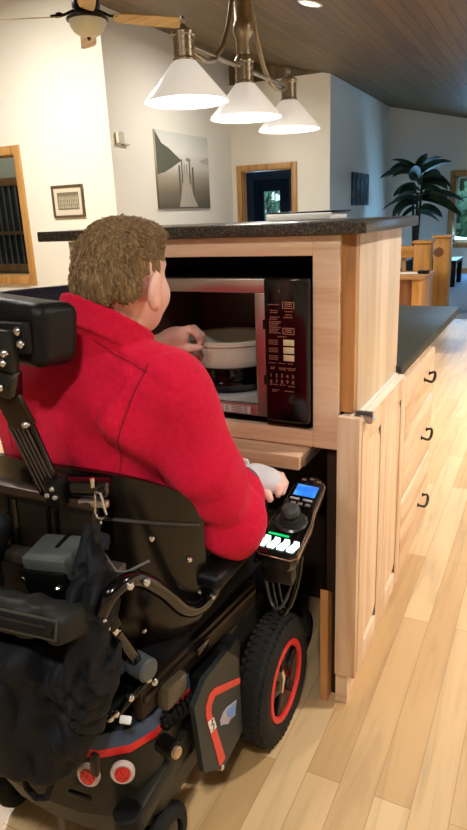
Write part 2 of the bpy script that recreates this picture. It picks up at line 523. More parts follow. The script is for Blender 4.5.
# window_2: far window
w2 = struct('window_2', casing(MB(), -1.955, -0.6, 0.62, 1.93, YE, 0.10), M['trim'], 'light wood framed window in the far wall', smooth=35)
m = MB(); m.box(-1.94, -1.90, YE + 0.06, YE + 0.09, 0.63, 1.92).box(-1.94, -0.61, YE + 0.06, YE + 0.09, 0.63, 0.67).box(-1.94, -0.61, YE + 0.06, YE + 0.09, 1.88, 1.92).box(-1.30, -1.26, YE + 0.06, YE + 0.09, 0.63, 1.92)
m.build('sash', M['white'], w2)
MB().box(-1.92, -0.62, YE + 0.072, YE + 0.078, 0.65, 1.90).build('pane', glass, w2)
# door_1: doorway casing with its open leaf
d1 = struct('door_1', casing(MB(), -4.90, -3.985, 0.0, 2.05, YC, 0.09, sill=False), M['trim'], 'light wood door casing in the far wall', smooth=35)
m = MB(); m.box(-4.045, -4.005, YC + 0.15, YC + 0.98, 0.01, 2.03, 0.003)
lf = m.build('door_leaf', M['trim'], d1)
MB().ball((-4.07, YC + 0.90, 0.95), 0.028).cyl((-4.005, YC + 0.90, 0.95), (-4.07, YC + 0.90, 0.95), 0.01).build('door_knob', M['nickel'], lf)
# door_2: glazed outer door beyond
m = MB(); m.box(-6.02, -5.93, 13.17, 13.22, 0, 2.05, 0.003).box(-5.29, -5.20, 13.17, 13.22, 0, 2.05, 0.003).box(-5.93, -5.29, 13.17, 13.22, 1.98, 2.05, 0.003)
m.box(-5.93, -5.29, 13.2, 13.24, 0.01, 0.62).box(-5.93, -5.80, 13.2, 13.24, 0.62, 1.98).box(-5.42, -5.29, 13.2, 13.24, 0.62, 1.98).box(-5.80, -5.42, 13.2, 13.24, 1.82, 1.98)
d2 = struct('door_2', m, plain('slate_door_paint', (70, 82, 100), 0.5, var=0.05), 'slate blue glazed outer door beyond the doorway', smooth=35)
MB().box(-5.80, -5.42, 13.215, 13.222, 0.62, 1.82).build('pane', glass, d2)
MB().ball((-5.35, 13.16, 0.98), 0.03).cyl((-5.35, 13.16, 0.98), (-5.35, 13.2, 0.98), 0.01).build('door_knob', M['nickel'], d2)
m = MB()
for x in (-5.68, -5.54): m.box(x - 0.006, x + 0.006, 13.205, 13.235, 0.62, 1.82)
m.build('glazing_bar', M['white'], d2)

# ================================================================== ISLAND
# ---- tall microwave cabinet
cab = thing('microwave_cabinet', 'tall natural hickory cabinet with a microwave bay and open knee space', 'cabinet', (-0.82, 1.67, 0))
m = MB(); m.box(-1.217, -1.160, 1.41, 1.435, 0.0, 1.281, 0.002).box(-0.500, -0.435, 1.41, 1.435, 0.764, 1.281, 0.002)
m.box(-1.160, -0.500, 1.41, 1.435, 1.236, 1.281, 0.002).box(-1.160, -0.500, 1.41, 1.435, 0.764, 0.808, 0.002)
m.build('face_frame', [M['hickX']], cab)
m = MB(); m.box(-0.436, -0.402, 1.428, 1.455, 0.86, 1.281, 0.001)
m.build('edge_stile', M['hickdark'], cab)  # shade on the set-back stile put into a darker hickory
MB().box(-0.425, -0.400, 1.452, 1.885, 0.853, 1.281, 0.001).build('side_panel', M['panel'], cab)
MB().box(-1.217, -1.195, 1.435, 1.885, 0.0, 1.281).build('side_panel', M['panel'], cab)
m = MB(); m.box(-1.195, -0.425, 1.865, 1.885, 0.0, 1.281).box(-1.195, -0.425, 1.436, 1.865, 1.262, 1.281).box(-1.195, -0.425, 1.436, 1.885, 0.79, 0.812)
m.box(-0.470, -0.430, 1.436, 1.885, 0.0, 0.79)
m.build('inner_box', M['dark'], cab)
MB().box(-1.217, -0.401, 1.8855, 1.897, 0.8735, 1.281, 0.001).build('back_panel', M['hick'], cab)
# pull-out shelf below the microwave
MB().box(-1.150, -0.513, 1.345, 1.80, 0.722, 0.760, 0.004).build('pull_out_shelf', M['hickX'], cab)
MB().box(-0.513, -0.503, 1.36, 1.80, 0.730, 0.752, 0.001).build('drawer_slide', M['steel'], cab)
# side doors below the ledge, and the ledge itself
MB().box(-0.434, -0.377, 1.398, 1.418, 0.10, 0.856, 0.003).build('corner_stile', M['hick'], cab)
MB().box(-0.434, -0.400, 1.41, 1.44, 0.0, 0.10).build('toe_block', M['hickX'], cab)
MB().box(-0.434, -0.405, 1.44, 1.935, 0.0, 0.10).build('toe_kick', M['hickY'], cab)
m = MB(); m.box(-0.430, -0.3925, 1.42, 1.886, 0.836, 0.853, 0.001).box(-0.3900, -0.3755, 1.42, 1.886, 0.8385, 0.850, 0.001)
m.build('ledge', plain('lit_pale_ledge', (246, 238, 222), 0.35, var=0.03), cab)  # glare of the light on the wooden ledge put into a pale colour
MB().box(-0.404, -0.3965, 1.419, 1.934, 0.102, 0.830).build('door_backing', M['hick'], cab)
def shaker(m, xf, y0, y1, z0, z1, rail=0.075, t=0.02):
    """frame-and-panel door facing +X with its face at xf"""
    m.box(xf - t, xf, y0, y0 + rail, z0, z1, 0.002).box(xf - t, xf, y1 - rail, y1, z0, z1, 0.002)
    m.box(xf - t, xf, y0 + rail, y1 - rail, z1 - rail, z1, 0.002).box(xf - t, xf, y0 + rail, y1 - rail, z0, z0 + rail, 0.002)
    # raised panel with a bevel
    a, b, c_, d = y0 + rail, y1 - rail, z0 + rail, z1 - rail
    e = 0.036
    f_, g_ = xf - 0.0025, xf - 0.009
    vs = [(g_, a, c_), (g_, b, c_), (f_, b, c_ + e), (f_, a, c_ + e), (f_, b, d - e), (f_, a, d - e), (g_, b, d), (g_, a, d)]
    n = len(vs); vs += [(xf - 0.019, q[1], q[2]) for q in vs]
    m.add(vs, [(0, 1, 2, 3), (3, 2, 4, 5), (5, 4, 6, 7), (8, 11, 10, 9), (11, 13, 12, 10), (13, 15, 14, 12), (0, 3, 11, 8), (3, 5, 13, 11), (5, 7, 15, 13), (1, 9, 10, 2), (2, 10, 12, 4), (4, 12, 14, 6), (0, 8, 9, 1), (7, 6, 14, 15)])
    return m
for y0, y1 in ((1.421, 1.676), (1.678, 1.931)):
    shaker(MB(), -0.375, y0, y1, 0.105, 0.8365, 0.062).build('cabinet_door', M['hick'], cab)
# hinge / latch on the ledge
gun = plain('gunmetal', (92, 92, 94), 0.35, 0.7, var=0.1)
la = MB().box(-0.398, -0.376, 1.425, 1.450, 0.853, 0.860, 0.002).box(-0.396, -0.356, 1.430, 1.446, 0.854, 0.864, 0.003).build('latch', gun, cab)
MB().cyl((-0.364, 1.429, 0.845), (-0.364, 1.447, 0.845), 0.011, bev=0.002).cyl((-0.380, 1.4235, 0.852), (-0.380, 1.426, 0.852), 0.006).build('latch_pin', M['chrome'], la)
# short board standing inside the knee space
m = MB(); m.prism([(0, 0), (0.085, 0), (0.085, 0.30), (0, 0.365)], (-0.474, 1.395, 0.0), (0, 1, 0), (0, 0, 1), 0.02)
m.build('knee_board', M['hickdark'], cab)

# ---- drawer unit
dr = thing('drawer_cabinet', 'natural hickory three-drawer base cabinet beyond the tall cabinet', 'cabinet', (-0.7, 2.2, 0))
m = MB(); m.box(-1.15, -0.397, 1.937, 2.47, 0.10, 0.836, 0.001).box(-1.10, -0.43, 1.937, 2.47, 0.0, 0.10)
m.build('carcass', M['hick'], dr)
def wavy_pull(y, z):
    m = MB(); p = []
    for i in range(17):
        t = i / 16.0
        p.append((-0.372 + 0.026 * math.sin(PI * t) ** 0.7, y - 0.05 + 0.10 * t, z - 0.012 * math.sin(2 * PI * t)))
    r = [0.0042 + 0.0012 * math.sin(PI * i / 16) for i in range(17)]
    m.tube(p, r, 8)
    for s in (-0.05, 0.05): m.cyl((-0.377, y + s, z), (-0.371, y + s, z), 0.009, 0.007, 12)
    return m
for (z0, z1, zh) in ((0.648, 0.822, 0.742), (0.404, 0.636, 0.52), (0.112, 0.392, 0.245)):
    m = MB(); m.box(-0.397, -0.375, 1.942, 2.465, z0, z1, 0.006)
    d = m.build('drawer', M['hickY'], dr)
    wavy_pull(2.30, zh).build('pull', M['bronze'], d)
lc = MB(); lc.box(-1.25, -0.384, 1.888, 3.19, 0.838, 0.872, 0.004)
tag(lc.build('lower_countertop', M['greenlam'], loc=(-0.8, 2.5, 0.838)), 'dark olive countertop over the drawers, lower than the bar', 'countertop')
# support wall below the overhang
MB().box(-1.10, -0.95, 2.48, 3.10, 0.0, 0.836).build('support_panel', M['hick'], dr)

bt = MB(); bt.box(-1.305, -0.368, 1.385, 1.965, 1.283, 1.311, 0.004)
tag(bt.build('bar_countertop', M['granite'], loc=(-0.83, 1.68, 1.283)), 'dark speckled granite bar top over the microwave cabinet', 'countertop')
# ---- microwave
mw = thing('microwave', 'stainless and black microwave with its door swung open in the cabinet bay', 'microwave', (-0.78, 1.60, 0.813))
m = MB()
x0, x1, y0, y1, z0, z1 = -1.03, -0.502, 1.415, 1.80, 0.828, 1.186
cx0, cx1, cz0, cz1 = -0.99, -0.648, 0.886, 1.150
m.box(x0, x1, y0, y1, z1 - 0.012, z1).box(x0, x1, y0, y1, z0, z0 + 0.012).box(x0, x0 + 0.012, y0, y1, z0, z1).box(x1 - 0.11, x1, y0, y1, z0, z1).box(x0, x1, y1 - 0.012, y1, z0, z1)
m.build('housing', M['black'], mw)
m = MB()
m.box(cx0 - 0.03, -0.617, 1.402, 1.418, cz1, 1.184, 0.003).box(cx1, -0.617, 1.402, 1.418, z0 + 0.006, cz1, 0.003).box(cx0 - 0.03, cx0, 1.402, 1.418, z0 + 0.006, cz1, 0.003).box(cx0, cx1, 1.402, 1.418, z0 + 0.006, cz0 - 0.022, 0.003)
m.build('front_frame', M['steel'], mw)
m = MB()
m.box(cx0 - 0.006, cx0, 1.418, 1.745, cz0 - 0.03, cz1 + 0.006).box(cx1, cx1 + 0.006, 1.418, 1.745, cz0 - 0.03, cz1 + 0.006)
m.box(cx0, cx1, 1.418, 1.745, cz1, cz1 + 0.006).box(cx0, cx1, 1.739, 1.745, cz0 - 0.03, cz1)
m.build('cavity', plain('brown_cavity_enamel', (88, 62, 50), 0.35, var=0.1), mw)
MB().box(cx0, cx1, 1.404, 1.745, cz0 - 0.036, cz0 - 0.024, 0.002).build('cavity_floor', plain('pale_cavity_floor', (196, 192, 188), 0.35, var=0.05), mw)
m = MB()
m.cyl((-0.825, 1.575, 0.862), (-0.825, 1.575, 0.868), 0.135, seg=40)
m.build('turntable', plain('turntable_glass', (150, 156, 156), 0.08, var=0.05), mw)
m = MB(); m.box(-0.80, -0.668, 1.4010, 1.4022, 0.838, 0.858)
lb = m.build('rating_label', plain('label_paper', (206, 200, 196), 0.5, var=0.03), mw)
m = MB()
for r in range(4):
    for k in range(7):
        w_ = 0.010 + 0.004 * ((r * 3 + k * 5) % 3)
        m.box(-0.795 + k * 0.018, -0.795 + k * 0.018 + w_, 1.4004, 1.4011, 0.8405 + r * 0.0045, 0.8425 + r * 0.0045)
m.build('fine_print', plain('grey_print', (120, 116, 114), 0.6, var=0.02), lb)
cp = MB().box(-0.617, -0.503, 1.388, 1.418, 0.830, 1.187, 0.006, 3).build('control_panel', M['gloss'], mw)
for z in (1.075, 0.935): MB().box(-0.623, -0.611, 1.392, 1.406, z - 0.012, z + 0.012, 0.002).build('latch_slot', M['black'], cp)
tan = plain('tan_button_print', (172, 120, 96), 0.5, var=0.04)
cream = plain('cream_button', (214, 200, 160), 0.5, var=0.04)
tanink = plain('tan_lettering', (150, 98, 78), 0.6, var=0.02)
def ring(m, x, z, w, h, y=1.3868, t=0.0016):
    m.box(x - w / 2, x + w / 2, y, y + 0.001, z + h / 2 - t, z + h / 2).box(x - w / 2, x + w / 2, y, y + 0.001, z - h / 2, z - h / 2 + t)
    m.box(x - w / 2, x - w / 2 + t, y, y + 0.001, z - h / 2, z + h / 2).box(x + w / 2 - t, x + w / 2, y, y + 0.001, z - h / 2, z + h / 2)
    return m
bx = -0.553
for z in (1.124, 1.062):
    m = MB(); ring(m, bx, z, 0.030, 0.016)
    for q in (-0.003, 0.002): m.box(bx - 0.009, bx + 0.009, 1.3868, 1.388, z + q, z + q + 0.002)
    m.build('button', tan, cp)
for z in (1.034, 1.015, 0.996):
    MB().box(bx - 0.014, bx + 0.014, 1.3862, 1.389, z - 0.0075, z + 0.0075, 0.001).build('button', cream, cp)
m = MB()
def words(m, x, z, w, n, seed=0):
    random.seed(int(x * 1e4) + int(z * 1e4) + seed)
    p = x
    while p < x + w:
        q = random.uniform(0.003, 0.007)
        m.box(p, min(p + q, x + w), 1.3868, 1.388, z, z + 0.0022); p += q + 0.0015
for (x, z, w) in ((-0.605, 1.124, 0.030), (-0.600, 1.110, 0.020), (-0.600, 1.105, 0.020), (-0.600, 1.094, 0.024), (-0.602, 1.089, 0.02), (-0.562, 1.108, 0.02), (-0.565, 1.094, 0.022), (-0.560, 1.100, 0.016),
                  (-0.582, 1.047, 0.024), (-0.607, 0.981, 0.02), (-0.580, 0.981, 0.018), (-0.556, 0.981, 0.014), (-0.602, 0.970, 0.012), (-0.580, 0.969, 0.020), (-0.558, 0.969, 0.022), (-0.602, 0.966, 0.010), (-0.578, 0.965, 0.016), (-0.556, 0.965, 0.018),
                  (-0.605, 0.926, 0.022), (-0.578, 0.926, 0.016), (-0.555, 0.924, 0.018), (-0.598, 0.913, 0.018), (-0.565, 0.911, 0.024), (-0.598, 0.909, 0.012)):
    words(m, x, z, w, 1)
for k in range(7): words(m, -0.603, 1.083 - k * 0.0045, 0.030 - 0.004 * (k % 3), 1)
for k in range(3):
    for j in range(3): words(m, -0.605, 1.037 - k * 0.019 - j * 0.0045, 0.024, 1)
m.build('button_print', tanink, cp)['kind'] = 'stuff'
for r, row in enumerate(('12345', '67890')):
    for k, chx in enumerate(row):
        m = MB(); m.add(*text_mesh(chx, 0.013, (-0.601 + k * 0.0145, 1.3876, 0.950 - r * 0.015), (1, 0, 0), (0, 0, 1)))
        m.build('number_key', tan, cp, smooth=0)
m = MB().box(-0.576, -0.574, 1.3868, 1.388, 1.153, 1.156).box(-0.579, -0.574, 1.3868, 1.388, 1.158, 1.160)
m.build('clock_display', tanink, cp)
# door, swung wide open on its left hinge
ang = R(120.7)
dx, dy = math.cos(ang), -math.sin(ang)
m = MB()
hx, hy = -1.024, 1.396
m.bar((hx, hy, 1.008), (hx + dx * 0.385, hy + dy * 0.385, 1.008), 0.026, 0.345, 0.004)
dd = m.build('door', plain('blue_sheen_black_door', (16, 20, 38), 0.25, var=0.1), mw)  # blue reflection on the gloss black inner face put into the colour
m = MB(); nx, ny = dy, -dx
m.bar((hx + dx * 0.05 - nx * 0.010, hy + dy * 0.05 - ny * 0.010, 1.008), (hx + dx * 0.335 - nx * 0.010, hy + dy * 0.335 - ny * 0.010, 1.008), 0.010, 0.25, 0.002)
m.build('door_glass', M['gloss'], dd)
m = MB(); m.bar((hx + dx * 0.004 + nx * 0.012, hy + dy * 0.004 + ny * 0.012, 1.008), (hx + dx * 0.381 + nx * 0.012, hy + dy * 0.381 + ny * 0.012, 1.008), 0.008, 0.341, 0.003)
m.build('outer_skin', M['steel'], dd)

# ---- dishes on the turntable
m = MB()
prof = [(0.0, 0.869), (0.095, 0.869), (0.112, 0.873), (0.120, 0.886), (0.128, 0.893), (0.128, 0.900), (0.119, 0.905), (0.120, 0.922), (0.127, 0.936), (0.127, 0.940), (0.122, 0.941), (0.112, 0.922), (0.0, 0.920)]
m.lathe(prof, (-0.800, 1.568, 0), seg=56)
tag(m.build('black_dish', M['gloss'], loc=(-0.800, 1.568, 0.869)), 'glossy black round stand under the pale casserole in the microwave', 'dish')
m = MB()
prof = [(0.0, 0.922), (0.085, 0.922), (0.106, 0.926), (0.117, 0.940), (0.120, 0.965), (0.121, 0.995), (0.127, 0.999), (0.127, 1.009), (0.122, 1.011), (0.115, 1.006), (0.112, 0.965), (0.104, 0.935), (0.0, 0.931)]
m.lathe(prof, (-0.800, 1.568, 0), seg=64)
tag(m.build('casserole_dish', plain('speckled_stoneware', (206, 200, 184), 0.35, var=0.12, scale=320), loc=(-0.800, 1.568, 0.922)), 'speckled off-white round casserole dish the person reaches for in the microwave', 'dish')

# ---- tablet on the bar
tb = MB().obox((-0.645, 1.77, 1.3215), (0.195, 0.13, 0.018), (0, 0, R(-3)), 0.003).build('tablet', M['white'], loc=(-0.645, 1.79, 1.312))
tag(tb, 'thin white tablet with a dark lid lying on the granite bar top', 'tablet')
MB().obox((-0.640, 1.775, 1.333), (0.205, 0.130, 0.005), (0, 0, R(-3)), 0.002).build('lid', plain('navy_lid', (30, 34, 48), 0.4), tb)

# ---- three-lamp pendant over the island
PX = -0.862
pe = thing('pendant_light', 'brushed nickel island pendant with three white cone glass shades', 'pendant light', (PX, 1.845, ceil_z(PX)))
cz = ceil_z(PX)
m = MB(); m.lathe([(0, cz + 0.01), (0.065, cz + 0.01), (0.065, cz - 0.025), (0.05, cz - 0.04), (0.02, cz - 0.05), (0, cz - 0.05)], (PX, 1.845, 0))
m.build('canopy', M['nickel'], pe)
m = MB(); m.lathe([(0.0, cz), (0.018, cz), (0.018, 2.30), (0.024, 2.29), (0.024, 2.05), (0.026, 2.045), (0.026, 2.025), (0.024, 2.02), (0.024, 1.965), (0.027, 1.96), (0.027, 1.948), (0.024, 1.943), (0.024, 1.86), (0.029, 1.852), (0.030, 1.83), (0.026, 1.822), (0.022, 1.812), (0.022, 1.77), (0.0, 1.77)], (PX, 1.845, 0))
m.build('stem', M['nickel'], pe)
m = MB(); m.cyl((PX, 1.50, 1.738), (PX, 2.195, 1.738), 0.0065, seg=12)
m.build('crossbar', M['nickel'], pe)
shade_m = NT('white_shade_glass')
shade_m.set(Base_Color=lin((245, 244, 240)), Roughness=0.25, Emission_Color=lin((255, 244, 228)), Emission_Strength=0.32, Subsurface_Weight=0.0)
bulb_m = glow('bulb_glow', (255, 236, 205), 4.0)
for s in (-1, 1):
    pts = [(0.335, 1.735), (0.29, 1.722), (0.24, 1.716), (0.19, 1.728), (0.14, 1.765), (0.095, 1.83), (0.065, 1.91), (0.048, 2.0), (0.040, 2.10), (0.030, 2.20), (0.018, 2.27)]
    m = MB(); m.tube([(PX + 0.001, 1.845 + s * a, b) for a, b in pts], 0.0068, 12)
    m.build('curved_arm', M['nickel'], pe)
for k, y in enumerate((1.50, 1.845, 2.195)):
    m = MB()
    top = [(0.0, 1.795), (0.004, 1.795), (0.007, 1.789), (0.007, 1.784), (0.004, 1.779), (0.008, 1.776), (0.010, 1.770), (0.022, 1.766)] if k != 1 else [(0.0, 1.772), (0.022, 1.772)]
    m.lathe(top + [(0.029, 1.760), (0.029, 1.754), (0.026, 1.751), (0.026, 1.742), (0.0268, 1.741), (0.0268, 1.739), (0.026, 1.738), (0.026, 1.722), (0.0268, 1.721), (0.0268, 1.719), (0.026, 1.718), (0.026, 1.706), (0.029, 1.702), (0.029, 1.696), (0.024, 1.692), (0.0, 1.692)], (PX, y, 0), seg=28)
    so = m.build('lamp_socket', M['nickel'], pe)
    m = MB(); m.lathe([(0.0265, 1.700), (0.105, 1.611), (0.1065, 1.606), (0.1035, 1.606), (0.0235, 1.696)], (PX, y, 0), seg=48, close=True)
    m.build('lamp_shade', shade_m.m, pe)
    m = MB(); m.lathe([(0.0, 1.612), (0.018, 1.618), (0.026, 1.634), (0.024, 1.652), (0.013, 1.675), (0.013, 1.692), (0, 1.692)], (PX, y, 0), seg=20)
    m.build('bulb', bulb_m, so)
    lamp('pendant_lamp', 'POINT', (PX, y, 1.598), 2.2, WARM, 0.03)

# ---- recessed ceiling lamp
def recessed(x, y, label):
    z = ceil_z(x)
    t = thing('recessed_light', label, 'ceiling light', (x, y, z))
    tilt = Vector((-0.24, 0, -1)).normalized()
    MB().lathe([(0.088, -0.004), (0.110, -0.004), (0.110, 0.006), (0.086, 0.010), (0.080, 0.0)], (x, y, z), tilt, 32, close=True).build('trim_ring', M['white'], t)
    MB().lathe([(0.0, 0.002), (0.084, 0.002), (0.084, -0.004), (0, -0.004)], (x, y, z), tilt, 28).build('lens', glow('downlight_lens', (255, 246, 226), 12.0), t)
recessed(-2.10, 5.87, 'round recessed downlight in the wood ceiling right of the pendant')

# ---- ceiling fan
FX, FY = -3.36, 4.40
fz = ceil_z(FX)
fan = thing('ceiling_fan', 'dark bronze ceiling fan with a frosted bowl light, upper left', 'ceiling fan', (FX, FY, fz))
MB().lathe([(0, fz + 0.02), (0.075, fz + 0.02), (0.075, fz - 0.03), (0.03, fz - 0.07), (0, fz - 0.07)], (FX, FY, 0)).build('canopy', M['bronze'], fan)
MB().cyl((FX, FY, fz - 0.05), (FX, FY, 2.98), 0.013).build('downrod', M['bronze'], fan)
MB().lathe([(0, 3.0), (0.04, 3.0), (0.09, 2.97), (0.105, 2.93), (0.105, 2.88), (0.085, 2.85), (0.055, 2.84), (0.055, 2.825), (0, 2.825)], (FX, FY, 0)).build('motor', M['bronze'], fan)
MB().lathe([(0.0, 2.84), (0.07, 2.84), (0.14, 2.822), (0.157, 2.806), (0.157, 2.794), (0.145, 2.79), (0.0, 2.79)], (FX, FY, 0)).build('light_fitter', M['bronze'], fan)
MB().lathe([(0.143, 2.792), (0.135, 2.755), (0.110, 2.718), (0.07, 2.692), (0.025, 2.680), (0.0, 2.678)], (FX, FY, 0), seg=36).build('glass_bowl', plain('alabaster_bowl', (206, 206, 186), 0.4, var=0.06, scale=14), fan)
MB().lathe([(0.0, 2.690), (0.018, 2.682), (0.014, 2.672), (0.010, 2.664), (0.0, 2.655)], (FX, FY, 0), seg=16).build('finial', M['bronze'], fan)
blade_m = wood('fan_blade_maple', (206, 184, 140), (192, 166, 120), (170, 142, 98), 'X', knots=False)
for k, a in enumerate((218, 128, 38, 308)):
    a = R(a); ca, sa = math.cos(a), math.sin(a)
    def P(r, s, z): return (FX + ca * r - sa * s, FY + sa * r + ca * s, z)
    m = MB()
    m.tube([P(0.09, 0, 2.86), P(0.13, 0, 2.845), P(0.17, 0, 2.828), P(0.21, 0, 2.824), P(0.27, 0, 2.820)], [0.011, 0.010, 0.010, 0.011, 0.008], 8)
    m.tube([P(0.17, 0, 2.828), P(0.20, 0.028, 2.834), P(0.225, 0.032, 2.828), P(0.215, 0.012, 2.824)], 0.006, 6)
    m.tube([P(0.17, 0, 2.828), P(0.20, -0.028, 2.824), P(0.225, -0.032, 2.820), P(0.215, -0.012, 2.822)], 0.006, 6)
    br = m.build('blade_bracket', M['bronze'], fan)
    m = MB(); tp = -0.27
    out = [(0.20, -0.045), (0.30, -0.058), (0.50, -0.066), (0.70, -0.066), (0.735, -0.045), (0.745, 0.0), (0.735, 0.045), (0.70, 0.066), (0.50, 0.066), (0.30, 0.058), (0.20, 0.045)]
    n = len(out)
    vs = [P(r, s, 2.818 - 0.055 * (r - 0.2) + s * tp) for r, s in out] + [P(r, s, 2.811 - 0.055 * (r - 0.2) + s * tp) for r, s in out]
    fs = [tuple(range(n)), tuple(reversed(range(n, 2 * n)))] + [(i, i + n, (i + 1) % n + n, (i + 1) % n) for i in range(n)]
    m.add(vs, fs).build('blade', blade_m, br)

# ---- pictures on the walls
frame_m = plain('brown_frame', (92, 78, 60), 0.4, var=0.1)
fp = thing('framed_photo', 'small brown framed old group photo with a cream mat on the left wall', 'picture', (-5.843, YA - 0.012, 1.61))
m = MB(); x0, x1, z0, z1, y = -6.107, -5.579, 1.4035, 1.8125, YA
for a in ((x0, x1, z0, z0 + 0.03), (x0, x1, z1 - 0.03, z1), (x0, x0 + 0.03, z0 + 0.03, z1 - 0.03), (x1 - 0.03, x1, z0 + 0.03, z1 - 0.03)): m.box(a[0], a[1], y - 0.03, y - 0.002, a[2], a[3], 0.003)
m.build('frame', frame_m, fp)
MB().box(x0 + 0.02, x1 - 0.02, y - 0.014, y - 0.003, z0 + 0.02, z1 - 0.02).build('mat', plain('cream_mat', (222, 208, 184), 0.8, var=0.03), fp)
ph = MB().box(x0 + 0.085, x1 - 0.085, y - 0.016, y - 0.013, z0 + 0.10, z1 - 0.09).build('photo', plain('faded_photo', (118, 112, 90), 0.6, var=0.25, scale=40), fp)
m = MB(); random.seed(3)
for r in range(3):
    for k in range(11):
        xx = x0 + 0.115 + k * 0.031 + random.uniform(-0.004, 0.004); zz = z0 + 0.15 + r * 0.052
        m.box(xx - 0.008, xx + 0.008, y - 0.0168, y - 0.0155, zz, zz + 0.02).box(xx - 0.012, xx + 0.012, y - 0.0166, y - 0.0155, zz - 0.03, zz - 0.002)
m.build('group_of_figures', plain('faded_figures', (176, 168, 142), 0.6, var=0.2, scale=60), ph)
# large canvas of a jetty on the hall wall
y0, y1, z0, z1 = 7.85, 9.35, 1.475, 2.51
cv = thing('canvas_print', 'large grey canvas print of a wooden jetty on a misty lake', 'picture', (XB + 0.02, 8.6, 1.99))
t = NT('misty_lake_print')
sx = t.n('ShaderNodeSeparateXYZ'); t.tc = t.n('ShaderNodeTexCoord'); t.l(t.tc.outputs['Generated'], sx.inputs[0])
t.set(Base_Color=t.ramp(sx.outputs[2], [(0.0, (96, 92, 78)), (0.22, (128, 120, 102)), (0.42, (172, 162, 142)), (0.55, (212, 208, 194)), (0.75, (232, 230, 220)), (1.0, (214, 214, 204))]), Roughness=0.8)
MB().box(XB + 0.002, XB + 0.034, y0, y1, z0, z1, 0.002).build('canvas', t.m, cv)
def onb(poly, d=0.0012):  # polygon in canvas fractions on the face of the print
    m = MB(); m.prism([(a * (y1 - y0), b * (z1 - z0)) for a, b in poly], (XB + 0.0342, y0, z0), (0, 1, 0), (0, 0, 1), d); return m
onb([(0.0, 0.98), (0.10, 0.84), (0.22, 0.79), (0.42, 0.66), (0.46, 0.645), (0.40, 0.62), (0.26, 0.54), (0.12, 0.47), (0.0, 0.44)]).build('wooded_shore', plain('shore_print', (98, 100, 84), 0.8, var=0.1, scale=20), cv)
onb([(0.36, 0.02), (0.40, 0.14), (0.475, 0.52), (0.545, 0.52), (0.66, 0.14), (0.735, 0.02)]).build('jetty', plain('jetty_print', (182, 172, 156), 0.8, var=0.14, scale=30), cv)
m = MB()
for (a, b0, b1, w) in ((0.395, 0.18, 0.58, 0.03), (0.445, 0.34, 0.66, 0.02), (0.595, 0.34, 0.655, 0.022), (0.655, 0.18, 0.57, 0.032), (0.49, 0.52, 0.60, 0.012), (0.54, 0.52, 0.60, 0.012)):
    m.prism([((a - w / 2) * (y1 - y0), b0 * (z1 - z0)), ((a + w / 2) * (y1 - y0), b0 * (z1 - z0)), ((a + w / 2) * (y1 - y0), b1 * (z1 - z0)), ((a - w / 2) * (y1 - y0), b1 * (z1 - z0))], (XB + 0.0342, y0, z0), (0, 1, 0), (0, 0, 1), 0.002)
m.build('jetty_post', plain('post_print', (104, 98, 86), 0.8, var=0.1), cv)
onb([(0.80, 0.66), (0.90, 0.70), (0.999, 0.73), (0.999, 0.62), (0.86, 0.63)]).build('far_shore', plain('mist_print', (196, 192, 180), 0.8, var=0.05), cv)
onb([(0.52, 0.655), (0.55, 0.69), (0.60, 0.685), (0.63, 0.655), (0.57, 0.64)]).build('islet', plain('islet_print', (150, 148, 134), 0.8, var=0.1), cv)
# dark picture on the corner wall
y0, y1, z0, z1 = 11.45, 12.55, 1.43, 1.99
dp = thing('wall_picture', 'dark grey picture of trees on the blue-grey corner wall', 'picture', (XD + 0.02, 12.0, 1.7))
t = NT('dark_wood_print'); v = t.coord((1, 3, 1.2))
t.set(Base_Color=t.ramp(t.noise(v, 5, 4), [(0.3, (34, 40, 46)), (0.5, (62, 70, 78)), (0.66, (120, 128, 134))]), Roughness=0.6)
MB().box(XD + 0.002, XD + 0.03, y0, y1, z0, z1, 0.002).build('canvas', t.m, dp)
m = MB()
for a, w, h in ((0.2, 0.06, 0.9), (0.45, 0.08, 0.8), (0.7, 0.05, 0.95), (0.86, 0.07, 0.7)):
    m.box(XD + 0.03, XD + 0.0312, y0 + a * 1.1 - w / 2, y0 + a * 1.1 + w / 2, z0 + 0.02, z0 + h * 0.56)
m.build('tree_trunks', plain('trunk_print', (28, 32, 38), 0.6), dp)
# small box on the hall wall
sb = thing('wall_sensor', 'small beige wall sensor beside the outer corner, left of the canvas', 'sensor', (XB + 0.03, 7.05, 2.32))
MB().box(XB + 0.002, XB + 0.06, 6.98, 7.10, 2.26, 2.40, 0.008).build('housing', plain('beige_plastic', (206, 198, 178), 0.5), sb)
MB().box(XB + 0.002, XB + 0.05, 7.10, 7.22, 2.25, 2.27, 0.003).build('bracket', plain('beige_plastic_dark', (186, 178, 160), 0.5), sb)
